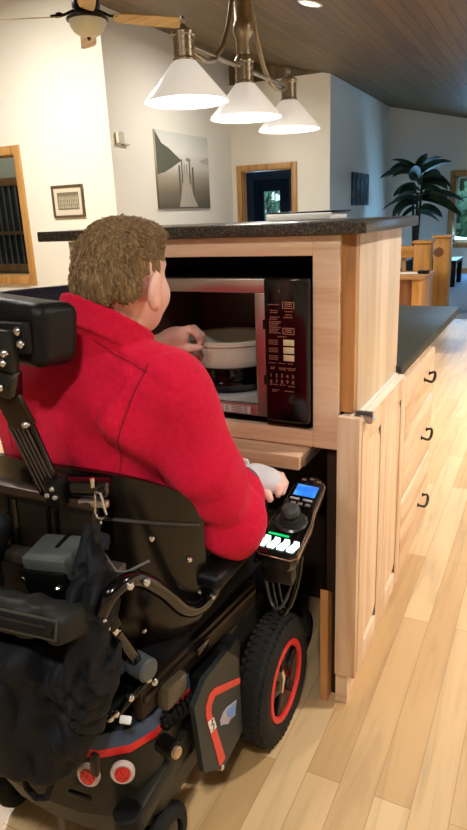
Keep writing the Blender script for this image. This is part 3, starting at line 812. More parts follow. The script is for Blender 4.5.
# ---- railing, desk and bench beyond the counter
pine = wood('golden_pine', (216, 164, 92), (200, 146, 76), (170, 118, 58), 'Z', knots=False)
pineX = wood('golden_pine_across', (216, 164, 92), (200, 146, 76), (170, 118, 58), 'X', knots=False)
def post(x, y, h, w, label, group):
    t = thing('newel_post', label, 'post', (x, y, 0))
    MB().box(x - w / 2, x + w / 2, y - w / 2, y + w / 2, 0, h - 0.03, 0.006).build('shaft', pine, t)
    MB().box(x - w / 2 - 0.02, x + w / 2 + 0.02, y - w / 2 - 0.02, y + w / 2 + 0.02, h - 0.03, h, 0.004).build('cap', pineX, t)
    return t
post(-1.415, 7.95, 0.965, 0.19, 'golden pine newel post behind the desk, the nearer of two', None)
pb = post(-1.290, 8.62, 0.995, 0.20, 'golden pine newel post with a dark knot, standing farther back', None)
MB().lathe([(0.0, 0.004), (0.045, 0.004), (0.067, 0.0), (0, -0.003)], (-1.325, 8.521, 0.79), (0, -1, 0), 20).build('knot', plain('dark_knot', (126, 82, 44), 0.6, var=0.3, scale=60), pb)
ra = thing('stair_railing', 'golden pine railing running left from the nearer newel post', 'railing', (-2.6, 7.95, 0))
MB().box(-3.05, -1.515, 7.88, 8.02, 0.77, 0.905, 0.010).build('handrail', pineX, ra)
MB().box(-3.05, -1.515, 7.91, 7.99, 0.08, 0.14, 0.005).build('bottom_rail', pineX, ra)
bal = MB().box(-1.66, -1.62, 7.93, 7.97, 0.13, 0.78, 0.002).build('baluster', pine, ra)
for k in range(1, 9):
    c_ = bal.copy(); COL.objects.link(c_); c_.location.x = -0.16 * k
MB().box(-3.17, -3.03, 7.87, 8.03, 0.0, 0.93, 0.005).build('end_post', pine, ra)
de = thing('desk', 'brown wooden desk standing in front of the pine railing', 'desk', (-1.7, 6.4, 0))
dtop = wood('brown_desk_top', (190, 146, 100), (170, 124, 82), (140, 98, 60), 'X', knots=False)
dpan = wood('brown_desk_panel', (160, 108, 70), (140, 90, 56), (112, 70, 42), 'Z', knots=False)
MB().box(-2.45, -1.055, 6.08, 6.62, 0.695, 0.730, 0.005).build('desk_top', dtop, de)
MB().box(-1.175, -1.085, 6.10, 6.60, 0.0, 0.695, 0.003).build('side_panel', pine, de)
MB().box(-2.42, -2.36, 6.10, 6.60, 0.0, 0.695, 0.003).build('side_panel', pine, de)
MB().box(-1.36, -1.175, 6.14, 6.17, 0.04, 0.69, 0.002).build('front_panel', dpan, de)
MB().box(-2.36, -1.175, 6.57, 6.60, 0.1, 0.695, 0.002).build('back_panel', dpan, de)
bn = thing('paper_bin', 'pale grey bin standing under the desk', 'bin', (-1.48, 6.32, 0))
MB().lathe([(0.0, 0.0), (0.095, 0.0), (0.115, 0.60), (0.12, 0.61), (0.11, 0.61), (0.09, 0.02), (0, 0.02)], (-1.49, 6.33, 0)).build('shell', plain('pale_grey_plastic', (176, 166, 164), 0.6), bn)
tag(MB().obox((-1.255, 6.34, 0.7335), (0.18, 0.13, 0.006), (0, 0, R(8)), 0.001).build('notepad', M['white'], loc=(-1.255, 6.34, 0.7305)), 'white notepad lying on the brown desk', 'notepad')
tag(MB().obox((-1.115, 6.32, 0.746), (0.10, 0.075, 0.030), (0, 0, R(-10)), 0.010, 3).build('pouch', M['matte'], loc=(-1.115, 6.32, 0.731)), 'small black pouch on the right end of the brown desk', 'pouch')
kt = thing('metal_pot', 'shiny steel pot with a handle on the brown desk', 'pot', (-1.43, 6.28, 0.731))
kz = 0.731
MB().lathe([(0.0, kz), (0.055, kz), (0.068, kz + 0.014), (0.068, kz + 0.055), (0.055, kz + 0.078), (0.025, kz + 0.09), (0.0, kz + 0.092)], (-1.43, 6.28, 0)).build('body', M['chrome'], kt)
MB().ball((-1.43, 6.28, kz + 0.098), 0.011).build('knob', M['black'], kt)
MB().tube([(-1.375, 6.27, kz + 0.06), (-1.345, 6.265, kz + 0.066), (-1.335, 6.263, kz + 0.042), (-1.355, 6.266, kz + 0.02), (-1.366, 6.268, kz + 0.02)], 0.006, 8).build('handle', M['black'], kt)
tag(MB().box(-1.60, -1.40, 6.48, 6.53, 0.731, 0.86, 0.003).build('white_box', M['white'], loc=(-1.50, 6.505, 0.731)), 'small white box standing at the back of the brown desk', 'box')
be = thing('bench', 'black low bench in front of the far window', 'bench', (-1.85, 12.0, 0))
MB().box(-2.15, -1.50, 11.52, 12.48, 0.40, 0.455, 0.008).build('top', M['black'], be)
for a in (-2.11, -1.545):
    for b in (11.60, 12.40): MB().box(a - 0.04, a + 0.04, b - 0.04, b + 0.04, 0.004, 0.40, 0.003).build('leg', M['black'], be)
MB().box(-2.11, -1.545, 11.57, 11.60, 0.32, 0.40).build('apron', M['black'], be)

# ---- potted palm
pl = thing('potted_palm', 'tall dark green broad-leaved potted plant in the far corner', 'plant', (-2.42, 12.7, 0))
MB().lathe([(0.0, 0.004), (0.15, 0.004), (0.20, 0.36), (0.215, 0.37), (0.195, 0.38), (0.17, 0.34), (0, 0.33)], (-2.42, 12.7, 0)).build('pot', plain('dark_glazed_pot', (44, 44, 50), 0.3), pl)
leafm = NT('dark_leaf')
leafm.set(Base_Color=leafm.ramp(leafm.noise(leafm.coord((1, 1, 1)), 9, 3), [(0.3, (24, 44, 32)), (0.7, (44, 70, 48))]), Roughness=0.4)
m = MB()
for dx_, dy_, h in ((0.0, 0.0, 1.62), (0.05, -0.04, 1.85), (-0.05, 0.03, 1.45)):
    m.tube([(-2.42 + dx_ * 0.3, 12.7 + dy_ * 0.3, 0.3), (-2.42 + dx_, 12.7 + dy_, h * 0.6), (-2.42 + dx_ * 1.8, 12.7 + dy_ * 1.8, h)], [0.035, 0.028, 0.02], 8)
m.build('stem', plain('dark_stem', (52, 46, 36), 0.7, var=0.3), pl)
random.seed(11)
def leaf(base, az, el, L, wd, droop, roll=0.0):
    m = MB(); n = 12
    p = Vector(base); vs = []; fs = []
    d0 = Vector((math.cos(az), math.sin(az), 0)); side = Vector((-math.sin(az), math.cos(az), 0))
    e = el
    for i in range(n + 1):
        t = i / n
        w = wd * (math.sin(PI * min(1, 0.08 + 0.92 * t) ** 0.8) ** 0.75 if t < 1 else 0.02) * (0.25 if t < 0.12 else 1)
        up = Vector((-d0.x * math.sin(e), -d0.y * math.sin(e), math.cos(e)))
        s2 = side * math.cos(roll) + up * math.sin(roll); u2 = up * math.cos(roll) - side * math.sin(roll)
        vs += [p + s2 * w + u2 * w * 0.35, p, p - s2 * w + u2 * w * 0.35]
        p = p + (d0 * math.cos(e) + Vector((0, 0, 1)) * math.sin(e)) * (L / n)
        e -= droop / n
    for i in range(n):
        for k in (0, 1):
            a = i * 3 + k; fs.append((a, a + 1, a + 4, a + 3))
    o = len(vs); th = Vector((0, 0, -0.004))
    vs2 = vs + [q + th for q in vs]
    fs2 = fs + [tuple(reversed([i + o for i in f])) for f in fs]
    for i in range(n):
        fs2.append((i * 3, (i + 1) * 3, (i + 1) * 3 + o, i * 3 + o)); fs2.append(((i + 1) * 3 + 2, i * 3 + 2, i * 3 + 2 + o, (i + 1) * 3 + 2 + o))
    return m.add(vs2, fs2)
spec = [(180, 25, 0.78, 0.9, 1.85), (200, 55, 0.62, 0.9, 1.85), (90, 70, 0.6, 0.9, 1.85), (10, 45, 0.62, 0.9, 1.85), (-10, 10, 0.72, 1.1, 1.8), (-40, 30, 0.70, 1.0, 1.75), (150, 5, 0.75, 0.6, 1.55), (190, -5, 0.7, 0.5, 1.5), (5, 10, 0.85, 0.7, 1.5), (-15, 0, 0.95, 0.8, 1.45), (170, 0, 0.6, 1.6, 1.4), (215, 20, 0.6, 1.8, 1.35), (20, 0, 0.5, 0.8, 1.28), (-25, -5, 0.55, 0.5, 1.2), (-90, 35, 0.6, 1.0, 1.7), (-75, 10, 0.6, 0.8, 1.5), (250, 20, 0.6, 1.0, 1.6), (120, 40, 0.6, 0.9, 1.75), (185, 40, 0.6, 1.2, 1.9), (175, 15, 0.55, 0.9, 1.95), (30, 60, 0.5, 1.0, 1.9), (-5, 25, 0.6, 1.4, 1.7), (8, -10, 0.7, 0.5, 1.55), (195, 10, 0.5, 1.0, 1.65), (-20, 15, 0.75, 1.3, 1.6), (182, -20, 0.45, 0.7, 1.3), (0, 30, 0.45, 1.4, 1.42), (260, 45, 0.5, 1.2, 1.8)]
for az, el, L, dr_, h in spec:
    leaf((-2.40, 12.68, h + 0.05), R(az - 5), R(el), L, 0.105 + 0.03 * random.random(), dr_, random.choice((-1, 1)) * random.uniform(0.2, 0.9)).build('leaf', leafm.m, pl)

# ---- trees outside the windows
def outside_tree(x, y, h, r, label, seed):
    random.seed(seed)
    t = thing('garden_tree', label, 'tree', (x, y, 0))
    MB().tube([(x, y, -0.3), (x + 0.05, y, h * 0.4), (x, y, h * 0.8)], [0.14, 0.1, 0.05], 8).build('trunk', plain('bark', (84, 76, 64), 0.9, var=0.3), t)
    m = MB()
    for k in range(420):
        u = Vector((random.gauss(0, 1), random.gauss(0, 1), random.gauss(0, 1))).normalized() * (random.random() ** 0.4)
        p = Vector((x + u.x * r, y + u.y * r, h * 0.62 + u.z * h * 0.42))
        s = random.uniform(0.10, 0.22)
        a = Vector((random.gauss(0, 1), random.gauss(0, 1), random.gauss(0, 1))).normalized(); b = a.orthogonal().normalized(); c_ = a.cross(b)
        m.add([p + b * s, p + c_ * s * 0.7, p - b * s, p - c_ * s * 0.7, p + a * s * 0.3, p - a * s * 0.3], [(0, 1, 4), (1, 2, 4), (2, 3, 4), (3, 0, 4), (1, 0, 5), (2, 1, 5), (3, 2, 5), (0, 3, 5)])
    m.build('crown', leafg, t, smooth=0)
leafg = NT('garden_leaves')
leafg.set(Base_Color=leafg.ramp(leafg.noise(leafg.coord(), 3, 3), [(0.3, (112, 166, 134)), (0.7, (186, 222, 190))]), Roughness=0.7)
leafg = leafg.m
outside_tree(-2.4, 18.6, 4.2, 1.5, 'leafy green tree seen through the far window, the nearer of two', 5)
outside_tree(-2.55, 16.4, 1.7, 0.95, 'rounded green shrub seen low in the far window', 21)
outside_tree(-0.6, 16.6, 1.6, 0.85, 'smaller green shrub outside the far window, right of the rounded one', 22)
outside_tree(0.9, 21.5, 5.0, 1.9, 'leafy green tree seen through the far window, the farther of two', 6)
outside_tree(-8.3, 19.2, 3.4, 1.4, 'leafy green tree seen through the glazed outer door', 8)
struct('ground', MB().box(-30, 30, 14.45, 60, -0.4, -0.2), plain('lawn', (96, 128, 84), 0.9, var=0.25, scale=8), 'green lawn outside the windows')
# ================================================================== soft shapes: distance fields turned into one smooth mesh
class SDF:
    def __init__(self, lo, hi, h):
        self.lo = np.array(lo, np.float32); self.h = h
        self.n = np.ceil((np.array(hi) - np.array(lo)) / h).astype(int) + 1
        self.d = np.full(self.n, 0.25, np.float32)
    def sub(self, lo, hi):
        a = np.clip(np.floor((np.array(lo) - self.lo) / self.h).astype(int), 0, self.n)
        b = np.clip(np.ceil((np.array(hi) - self.lo) / self.h).astype(int) + 1, 0, self.n)
        sl = tuple(slice(int(i), int(j)) for i, j in zip(a, b))
        ax = [self.lo[i] + self.h * np.arange(a[i], b[i], dtype=np.float32) for i in range(3)]
        return sl, np.meshgrid(*ax, indexing='ij')
    def put(self, f, lo, hi, k=0.02, mode='u'):
        pad = k + 5 * self.h
        sl, P = self.sub(np.array(lo) - pad, np.array(hi) + pad)
        if min(P[0].shape) == 0: return self
        e = f(P).astype(np.float32); d = self.d[sl]
        if mode == 'u':
            hh = np.clip(0.5 + 0.5 * (e - d) / k, 0, 1); r = e + (d - e) * hh - k * hh * (1 - hh)
        elif mode == 's':
            e = -e; hh = np.clip(0.5 - 0.5 * (e - d) / k, 0, 1); r = e + (d - e) * hh + k * hh * (1 - hh)
        elif mode == 'add': r = d + e
        self.d[sl] = r
        return self
    def ell(self, c, r, k=0.02, mode='u', rot=None):
        c = np.array(c, np.float32); r = np.array(r, np.float32)
        Rm = np.array(rot.to_matrix().transposed() if rot is not None else Matrix.Identity(3), np.float32)
        def f(P):
            q = [P[i] - c[i] for i in range(3)]
            w = [Rm[i, 0] * q[0] + Rm[i, 1] * q[1] + Rm[i, 2] * q[2] for i in range(3)]
            k0 = np.sqrt(sum((w[i] / r[i]) ** 2 for i in range(3))); k1 = np.sqrt(sum((w[i] / r[i] ** 2) ** 2 for i in range(3))) + 1e-6
            return k0 * (k0 - 1) / k1
        m = float(max(r)); return self.put(f, c - m, c + m, k, mode)
    def cap(self, a, b, r0, r1=None, k=0.02, mode='u'):
        r1 = r0 if r1 is None else r1
        a = np.array(a, np.float32); b = np.array(b, np.float32); ab = b - a; L2 = float(ab @ ab) + 1e-9
        def f(P):
            t = np.clip(((P[0] - a[0]) * ab[0] + (P[1] - a[1]) * ab[1] + (P[2] - a[2]) * ab[2]) / L2, 0, 1)
            return np.sqrt((P[0] - a[0] - t * ab[0]) ** 2 + (P[1] - a[1] - t * ab[1]) ** 2 + (P[2] - a[2] - t * ab[2]) ** 2) - (r0 + (r1 - r0) * t)
        m = max(r0, r1); return self.put(f, np.minimum(a, b) - m, np.maximum(a, b) + m, k, mode)
    def chain(self, pts, rs, k=0.008):
        for i in range(len(pts) - 1): self.cap(pts[i], pts[i + 1], rs[i], rs[i + 1], k)
        return self
    def rbox(self, c, hs, r, k=0.01, mode='u', rot=None):
        c = np.array(c, np.float32)
        Rm = np.array(rot.to_matrix().transposed() if rot is not None else Matrix.Identity(3), np.float32)
        def f(P):
            q = [P[i] - c[i] for i in range(3)]
            w = [np.abs(Rm[i, 0] * q[0] + Rm[i, 1] * q[1] + Rm[i, 2] * q[2]) - (hs[i] - r) for i in range(3)]
            return np.sqrt(sum(np.maximum(x, 0) ** 2 for x in w)) + np.minimum(np.maximum(np.maximum(w[0], w[1]), w[2]), 0) - r
        m = float(np.linalg.norm(hs)); return self.put(f, c - m, c + m, k, mode)
    def mb(self):
        d = self.d; s = d < 0
        n = d.shape
        def c(a, i, j, k): return a[i:n[0] - 1 + i, j:n[1] - 1 + j, k:n[2] - 1 + k]
        cnt = np.zeros((n[0] - 1, n[1] - 1, n[2] - 1), np.int8)
        for i in (0, 1):
            for j in (0, 1):
                for k in (0, 1): cnt += c(s, i, j, k)
        act = np.argwhere((cnt > 0) & (cnt < 8))
        idx = -np.ones(cnt.shape, np.int64); idx[tuple(act.T)] = np.arange(len(act))
        acc = np.zeros((len(act), 3)); num = np.zeros(len(act))
        cor = [(i, j, k) for i in (0, 1) for j in (0, 1) for k in (0, 1)]
        for a in cor:
            for ax in range(3):
                if a[ax]: continue
                b = list(a); b[ax] = 1
                da = d[act[:, 0] + a[0], act[:, 1] + a[1], act[:, 2] + a[2]]; db = d[act[:, 0] + b[0], act[:, 1] + b[1], act[:, 2] + b[2]]
                m = (da < 0) != (db < 0)
                t = np.where(m, da / (da - db + 1e-12), 0)
                p = np.zeros((len(act), 3)); p[:] = a; p[:, ax] += t
                acc[m] += p[m]; num[m] += 1
        vs = self.lo + self.h * (act + acc / num[:, None])
        fs = []
        for ax in range(3):
            u, v = [(1, 2), (2, 0), (0, 1)][ax]
            sa = [slice(None)] * 3; sb = [slice(None)] * 3; sa[ax] = slice(0, n[ax] - 1); sb[ax] = slice(1, n[ax])
            ed = np.argwhere(s[tuple(sa)] != s[tuple(sb)])
            ok = (ed[:, u] > 0) & (ed[:, v] > 0) & (ed[:, u] < n[u] - 1) & (ed[:, v] < n[v] - 1)
            ed = ed[ok]; ins = s[tuple(ed.T)]
            q = []
            for du, dv in ((-1, -1), (0, -1), (0, 0), (-1, 0)):
                e = ed.copy(); e[:, u] += du; e[:, v] += dv; q.append(idx[tuple(e.T)])
            q = np.stack(q, 1); q[~ins] = q[~ins][:, ::-1]; fs.append(q)
        m = MB(); m.v = [tuple(p) for p in vs.tolist()]; m.f = [tuple(f) for f in np.concatenate(fs).tolist()]; m.mi = [0] * len(m.f)
        return m
from mathutils import Euler

# ================================================================== POWER WHEELCHAIR
CX = -0.82
wc = thing('power_wheelchair', 'black power wheelchair with red wheel rims parked at the microwave cabinet', 'wheelchair', (CX, 1.2, 0))
red = plain('red_enamel', (214, 40, 38), 0.35, var=0.05)
rubber = plain('tire_rubber', (34, 34, 32), 0.8, var=0.25, bump=0.2)
vinyl = plain('black_vinyl', (13, 13, 14), 0.45, var=0.2, bump=0.2, bscale=300)
olive = plain('worn_black_shroud', (36, 36, 30), 0.4, var=0.22, scale=12)
shell_m = plain('brown_black_shell', (18, 14, 11), 0.22, var=0.2)
cloth = plain('black_mesh_cloth', (12, 12, 14), 0.85, var=0.25, bump=0.35, bscale=700)
def bolt(p, ax, par, r=0.008, t=0.006, mat=None):
    p = Vector(p); ax = Vector(ax).normalized()
    return MB().lathe([(0, t), (r * 0.6, t * 0.95), (r, t * 0.5), (r, -0.003), (0, -0.003)], p, ax, 12).build('bolt', mat or M['chrome'], par)

# ---- drive wheels
WR, WY = 0.170, 1.245
def drive_wheel(xi, xo, par):
    """xi inner face, xo outer face"""
    sgn = 1 if xo > xi else -1; w = abs(xo - xi); ax = (sgn, 0, 0); c = (xi, WY, WR)
    m = MB()
    m.lathe([(0.102, 0.008), (0.115, 0.0), (0.140, -0.002), (0.159, 0.006), (WR - 0.003, 0.018), (WR - 0.001, 0.03), (WR - 0.001, w - 0.03), (WR - 0.003, w - 0.018), (0.159, w - 0.006), (0.140, w + 0.002), (0.115, w), (0.102, w - 0.008)], c, ax, 64, close=True)
    for k in range(52):
        a = 2 * PI * k / 52
        for (h, rr, ln) in ((w - 0.013, 0.163, 0.016), (0.013, 0.163, 0.016), (w * 0.36, WR, 0.014), (w * 0.64, WR, 0.014)):
            aa = a + (PI / 52 if h in (w * 0.36,) else 0)
            p = Vector((xi + sgn * h, WY + math.cos(aa) * (rr - 0.0035), WR + math.sin(aa) * (rr - 0.0035)))
            rad = Vector((0, math.cos(aa), math.sin(aa)))
            m.bar(p - Vector((ln / 2, 0, 0)), p + Vector((ln / 2, 0, 0)), 0.011, 0.009, 0.0, up=rad)
    tire = m.build('drive_wheel', rubber, par)
    m = MB(); m.lathe([(0.089, w - 0.020), (0.091, w - 0.004), (0.096, w + 0.001), (0.106, w - 0.001), (0.108, w - 0.008), (0.108, w - 0.03)], c, ax, 56)
    m.build('rim', red, tire)
    m = MB(); m.lathe([(0.0, w - 0.012), (0.04, w - 0.012), (0.05, w - 0.016), (0.080, w - 0.016), (0.0925, w - 0.008), (0.094, w - 0.02), (0.104, 0.01), (0.0, 0.01)], c, ax, 40)
    hub = m.build('hub', M['gloss'], tire)
    m = MB()
    for k in range(5):
        a = 2 * PI * k / 5 + 0.4
        r_ = Vector((0, math.cos(a), math.sin(a))); p0 = Vector(c) + Vector((sgn * (w - 0.014), 0, 0)) + r_ * 0.035; p1 = Vector(c) + Vector((sgn * (w - 0.012), 0, 0)) + r_ * 0.090
        m.bar(p0, p1, 0.026, 0.010, 0.002, up=(1, 0, 0))
    m.build('spokes', M['black'], hub)
    return hub, sgn, w, c
hub, sgn, w_, c_ = drive_wheel(-0.592, -0.512, wc)
m = MB(); m.prism([(-0.002, 0.034), (0.012, 0.0), (-0.006, -0.036), (-0.017, -0.034), (-0.003, 0.0), (-0.013, 0.032)], (-0.5255, WY, WR), (0, 1, 0), (0, 0, 1), 0.003)
m.build('hub_chevron', plain('tan_chevron', (206, 186, 150), 0.4), hub)
drive_wheel(2 * CX + 0.592, 2 * CX + 0.512, wc)

# ---- base and rear shroud
def outline(s, dy=0.0):
    h = [(0.0, 0.665), (0.10, 0.672), (0.16, 0.690), (0.205, 0.725), (0.228, 0.775), (0.232, 0.90)]
    P = [(CX + a * s, b - dy) for a, b in h] + [(CX - a * s, b - dy) for a, b in reversed(h[1:])]
    return P
def extr(P, z0, z1, top=None):
    m = MB(); n = len(P); Q = top or P
    m.add([(x, y, z0) for x, y in P] + [(x, y, z1) for x, y in Q], [tuple(reversed(range(n))), tuple(range(n, 2 * n))] + [(i, (i + 1) % n, n + (i + 1) % n, n + i) for i in range(n)])
    return m
m = extr(outline(0.92, -0.03), 0.16, 0.235, outline(0.99, -0.004)); m2 = extr(outline(0.99, -0.004), 0.235, 0.385); m.add(m2.v, m2.f)
m.box(CX - 0.20, CX + 0.20, 0.85, 1.36, 0.12, 0.36, 0.02, 3)
base = m.build('power_base', olive, wc)
extr(outline(1.0, 0.003), 0.385, 0.402).build('red_band', red, base)
extr(outline(1.0, 0.002), 0.402, 0.428, outline(0.97, -0.006)).build('blue_band', plain('steel_blue_band', (52, 68, 92), 0.4, var=0.15), base)
extr(outline(0.96, -0.008), 0.428, 0.452, outline(0.80, -0.05)).build('top_deck', plain('dark_slate_deck', (26, 34, 38), 0.55, var=0.2), base)
MB().obox((-0.70, 0.664, 0.300), (0.05, 0.008, 0.012), (0, 0, R(6)), 0.003).build('slot', M['black'], base)
MB().obox((-0.835, 0.664, 0.335), (0.09, 0.01, 0.022), (0, 0, 0), 0.008).build('slot', M['black'], base)
amber = NT('red_reflector')
vo = amber.n('ShaderNodeTexVoronoi'); vo.inputs['Scale'].default_value = 260; amber.l(amber.coord(), vo.inputs['Vector'])
amber.set(Base_Color=amber.ramp(vo.outputs['Distance'], [(0.1, (240, 58, 62)), (0.6, (176, 14, 22))]), Roughness=0.15)
for (x, y, ax) in ((-0.672, 0.672, (0.20, -1, 0.15)), (-0.620, 0.702, (0.55, -1, 0.15))):
    ax = Vector(ax).normalized(); p = Vector((x, y, 0.362)) + ax * 0.004
    rf = MB().lathe([(0.0, 0.0), (0.0225, 0.0), (0.0225, 0.007), (0.019, 0.010), (0.0155, 0.009), (0.0, 0.009)], p, ax, 28).build('reflector', plain('clear_reflector_rim', (196, 182, 178), 0.2, var=0.15, scale=200), base)
    MB().lathe([(0.0, 0.008), (0.0155, 0.008), (0.0145, 0.012), (0.0, 0.0145)], p, ax, 24).build('red_lens', amber.m, rf)
MB().obox((-0.600, 0.70, 0.485), (0.022, 0.006, 0.014), (R(-50), 0, R(15)), 0.003).build('white_tag', M['white'], base)
# ---- rear caster arms and casters
for s in (1, -1):
    def X(a): return CX + s * a
    m = MB(); m.bar((X(0.225), 0.87, 0.305), (X(0.205), 0.700, 0.235), 0.042, 0.05, 0.008)
    arm = m.build('caster_arm', olive, wc)
    MB().cyl((X(0.204), 0.695, 0.155), (X(0.204), 0.695, 0.272), 0.028, bev=0.004).build('caster_barrel', M['matte'], arm)
    m = MB(); m.bar((X(0.180), 0.700, 0.165), (X(0.178), 0.80, 0.08), 0.010, 0.035, 0.002).bar((X(0.228), 0.700, 0.165), (X(0.230), 0.80, 0.08), 0.010, 0.035, 0.002).box(X(0.204) - 0.029, X(0.204) + 0.029, 0.675, 0.725, 0.150, 0.162, 0.002)
    fk = m.build('caster_fork', M['matte'], arm)
    m = MB(); m.lathe([(0.045, 0.0), (0.062, -0.001), (0.073, 0.006), (0.076, 0.017), (0.073, 0.028), (0.062, 0.035), (0.045, 0.034)], (X(0.204) - 0.017, 0.80, 0.0765), (1, 0, 0), 36, close=True)
    cw = m.build('caster_wheel', rubber, arm)
    MB().lathe([(0, 0.003), (0.02, 0.002), (0.046, 0.007), (0.046, 0.027), (0.02, 0.032), (0, 0.031)], (X(0.204) - 0.017, 0.80, 0.0765), (1, 0, 0), 24).build('caster_hub', M['gloss'], cw)
# suspension links and pivots near the right arm
MB().cyl((-0.585, 0.775, 0.375), (-0.545, 0.765, 0.375), 0.018, bev=0.003).build('pivot_pin', M['black'], base)
MB().cyl((-0.547, 0.764, 0.377), (-0.535, 0.762, 0.377), 0.012, bev=0.003).build('pivot_cap', plain('brass_pivot', (190, 160, 130), 0.3, 0.6), base)
sp = MB()
for k in range(9):
    t = k / 8
    sp.lathe([(0.014, -0.003), (0.020, 0.0), (0.014, 0.003)], (-0.590 + 0.005 * t, 0.80 + 0.14 * t, 0.40 - 0.04 * t), (0.03, 0.95, -0.27), 16, close=True)
sp.cyl((-0.590, 0.79, 0.403), (-0.585, 0.95, 0.357), 0.010)
sp.build('suspension_spring', M['matte'], wc)
# ---- side fender with its red stripe
fX = -0.552
def fender(x, s):
    P = [(1.000, 0.428), (1.050, 0.372), (1.056, 0.16), (0.955, 0.145), (0.872, 0.215), (0.852, 0.40), (0.900, 0.430)]
    if s > 0:
        return MB().prism(P, (x - 0.012, 0, 0), (0, 1, 0), (0, 0, 1), 0.012)
    return MB().prism(P, (x, 0, 0), (0, 1, 0), (0, 0, 1), 0.02)
fe = fender(fX, 1).build('side_fender', plain('grey_black_fender', (42, 48, 47), 0.4, var=0.12, scale=20), wc)
stripe = [(1.052, 0.318), (1.052, 0.302), (0.935, 0.362), (0.918, 0.352), (0.915, 0.335), (0.964, 0.168), (0.945, 0.165), (0.936, 0.172), (0.893, 0.342), (0.895, 0.368), (0.912, 0.384), (0.935, 0.382)]
MB().prism(stripe, (fX, 0, 0), (0, 1, 0), (0, 0, 1), 0.0015).build('red_stripe', plain('faded_red_stripe', (214, 58, 46), 0.4, var=0.1, scale=14), fe)
st = MB().prism([(0.897, 0.325), (0.922, 0.317), (0.931, 0.284), (0.907, 0.288)], (fX + 0.0015, 0, 0), (0, 1, 0), (0, 0, 1), 0.001).build('white_sticker', M['white'], fe)
u = Vector((0, 0.28, -0.96)); v = Vector((0, 0.96, 0.28))
m = MB(); m.add(*text_mesh('3', 0.020, (fX + 0.003, 0.912, 0.312), (0, 0.95, -0.30), (0, 0.30, 0.95)))
m.build('sticker_mark', M['black'], st, smooth=0)
m = MB(); m.add(*text_mesh('3', 0.020, (fX + 0.003, 0.917, 0.296), (0, 0.95, -0.30), (0, 0.30, 0.95)))
m.build('sticker_mark', M['black'], st, smooth=0)
em = MB().prism([(0.950, 0.284), (0.966, 0.292), (0.985, 0.291), (1.004, 0.283), (1.031, 0.272), (1.024, 0.256), (1.020, 0.238), (0.998, 0.246), (0.984, 0.244), (0.968, 0.258), (0.952, 0.268)], (fX, 0, 0), (0, 1, 0), (0, 0, 1), 0.0012).build('emblem', plain('pale_lilac_emblem', (168, 164, 178), 0.4), fe)
MB().prism([(0.980, 0.284), (1.000, 0.279), (1.026, 0.270), (1.016, 0.244), (0.996, 0.252), (0.984, 0.266)], (fX + 0.0012, 0, 0), (0, 1, 0), (0, 0, 1), 0.0008).build('blue_wing', plain('blue_wing', (96, 140, 206), 0.4), em)
bolt((fX, 0.945, 0.158), (1, 0, 0), fe, 0.007)
fender(2 * CX - fX, -1).build('side_fender', M['matte'], wc)
MB().box(-0.70, -0.565, 0.93, 1.10, 0.20, 0.40, 0.02).build('motor_housing', M['matte'], base)
MB().box(2 * CX + 0.565, 2 * CX + 0.70, 0.93, 1.10, 0.20, 0.40, 0.02).build('motor_housing', M['matte'], base)
# ---- front casters and footplate
for s in (1, -1):
    x = CX + s * 0.225
    m = MB(); m.bar((x, 1.30, 0.25), (x, 1.52, 0.20), 0.035, 0.045, 0.006)
    fa = m.build('front_arm', M['matte'], wc)
    m = MB(); m.lathe([(0.04, 0), (0.058, -0.001), (0.068, 0.006), (0.070, 0.016), (0.068, 0.026), (0.058, 0.033), (0.04, 0.032)], (x - 0.016, 1.57, 0.0705), (1, 0, 0), 32, close=True)
    cw = m.build('caster_wheel', rubber, fa)
    MB().lathe([(0, 0.004), (0.041, 0.006), (0.041, 0.026), (0, 0.028)], (x - 0.016, 1.57, 0.0705), (1, 0, 0), 20).build('caster_hub', plain('grey_hub', (110, 108, 104), 0.4), cw)
    MB().bar((x - 0.023, 1.54, 0.20), (x - 0.023, 1.575, 0.07), 0.008, 0.03).bar((x + 0.023, 1.54, 0.20), (x + 0.023, 1.575, 0.07), 0.008, 0.03).box(x - 0.027, x + 0.027, 1.505, 1.56, 0.195, 0.212).build('caster_fork', plain('grey_fork', (90, 88, 84), 0.4, 0.5), fa)
fpz = 0.115
m = MB().box(CX - 0.17, CX + 0.17, 1.50, 1.72, fpz - 0.012, fpz, 0.004)
fpl = m.build('footplate', M['matte'], wc)
MB().bar((CX, 1.36, 0.42), (CX, 1.52, fpz), 0.05, 0.03, 0.004).build('footplate_hanger', M['matte'], fpl)

# ---- seat: lift column, frame, cushion
MB().box(CX - 0.12, CX + 0.12, 0.95, 1.22, 0.35, 0.42, 0.01).build('seat_lift', M['matte'], wc)
for s in (1, -1):
    m = MB(); m.bar((CX + s * 0.212, 0.745, 0.475), (CX + s * 0.225, 1.22, 0.435), 0.022, 0.060, 0.003)
    m.bar((CX + s * 0.226, 0.75, 0.487), (CX + s * 0.239, 1.21, 0.447), 0.006, 0.012)
    fr = m.build('seat_rail', M['bronze'], wc)
    if s == 1:
        MB().obox((-0.585, 0.83, 0.452), (0.03, 0.075, 0.05), (R(-8), 0, 0), 0.010).build('rail_bumper', plain('worn_rail_bumper', (74, 64, 48), 0.4, var=0.3, scale=30), fr)
        MB().obox((-0.578, 0.945, 0.472), (0.006, 0.05, 0.020), (R(-8), 0, 0), 0.003).build('rail_clip', M['gloss'], fr)
MB().box(CX - 0.205, CX + 0.205, 0.80, 1.24, 0.425, 0.452, 0.004).build('seat_pan', M['matte'], wc)
s_ = SDF((CX - 0.24, 0.80, 0.43), (CX + 0.24, 1.36, 0.56), 0.012)
s_.rbox((CX, 1.08, 0.482), (0.215, 0.245, 0.035), 0.03)
s_.mb().build('seat_cushion', cloth, wc)

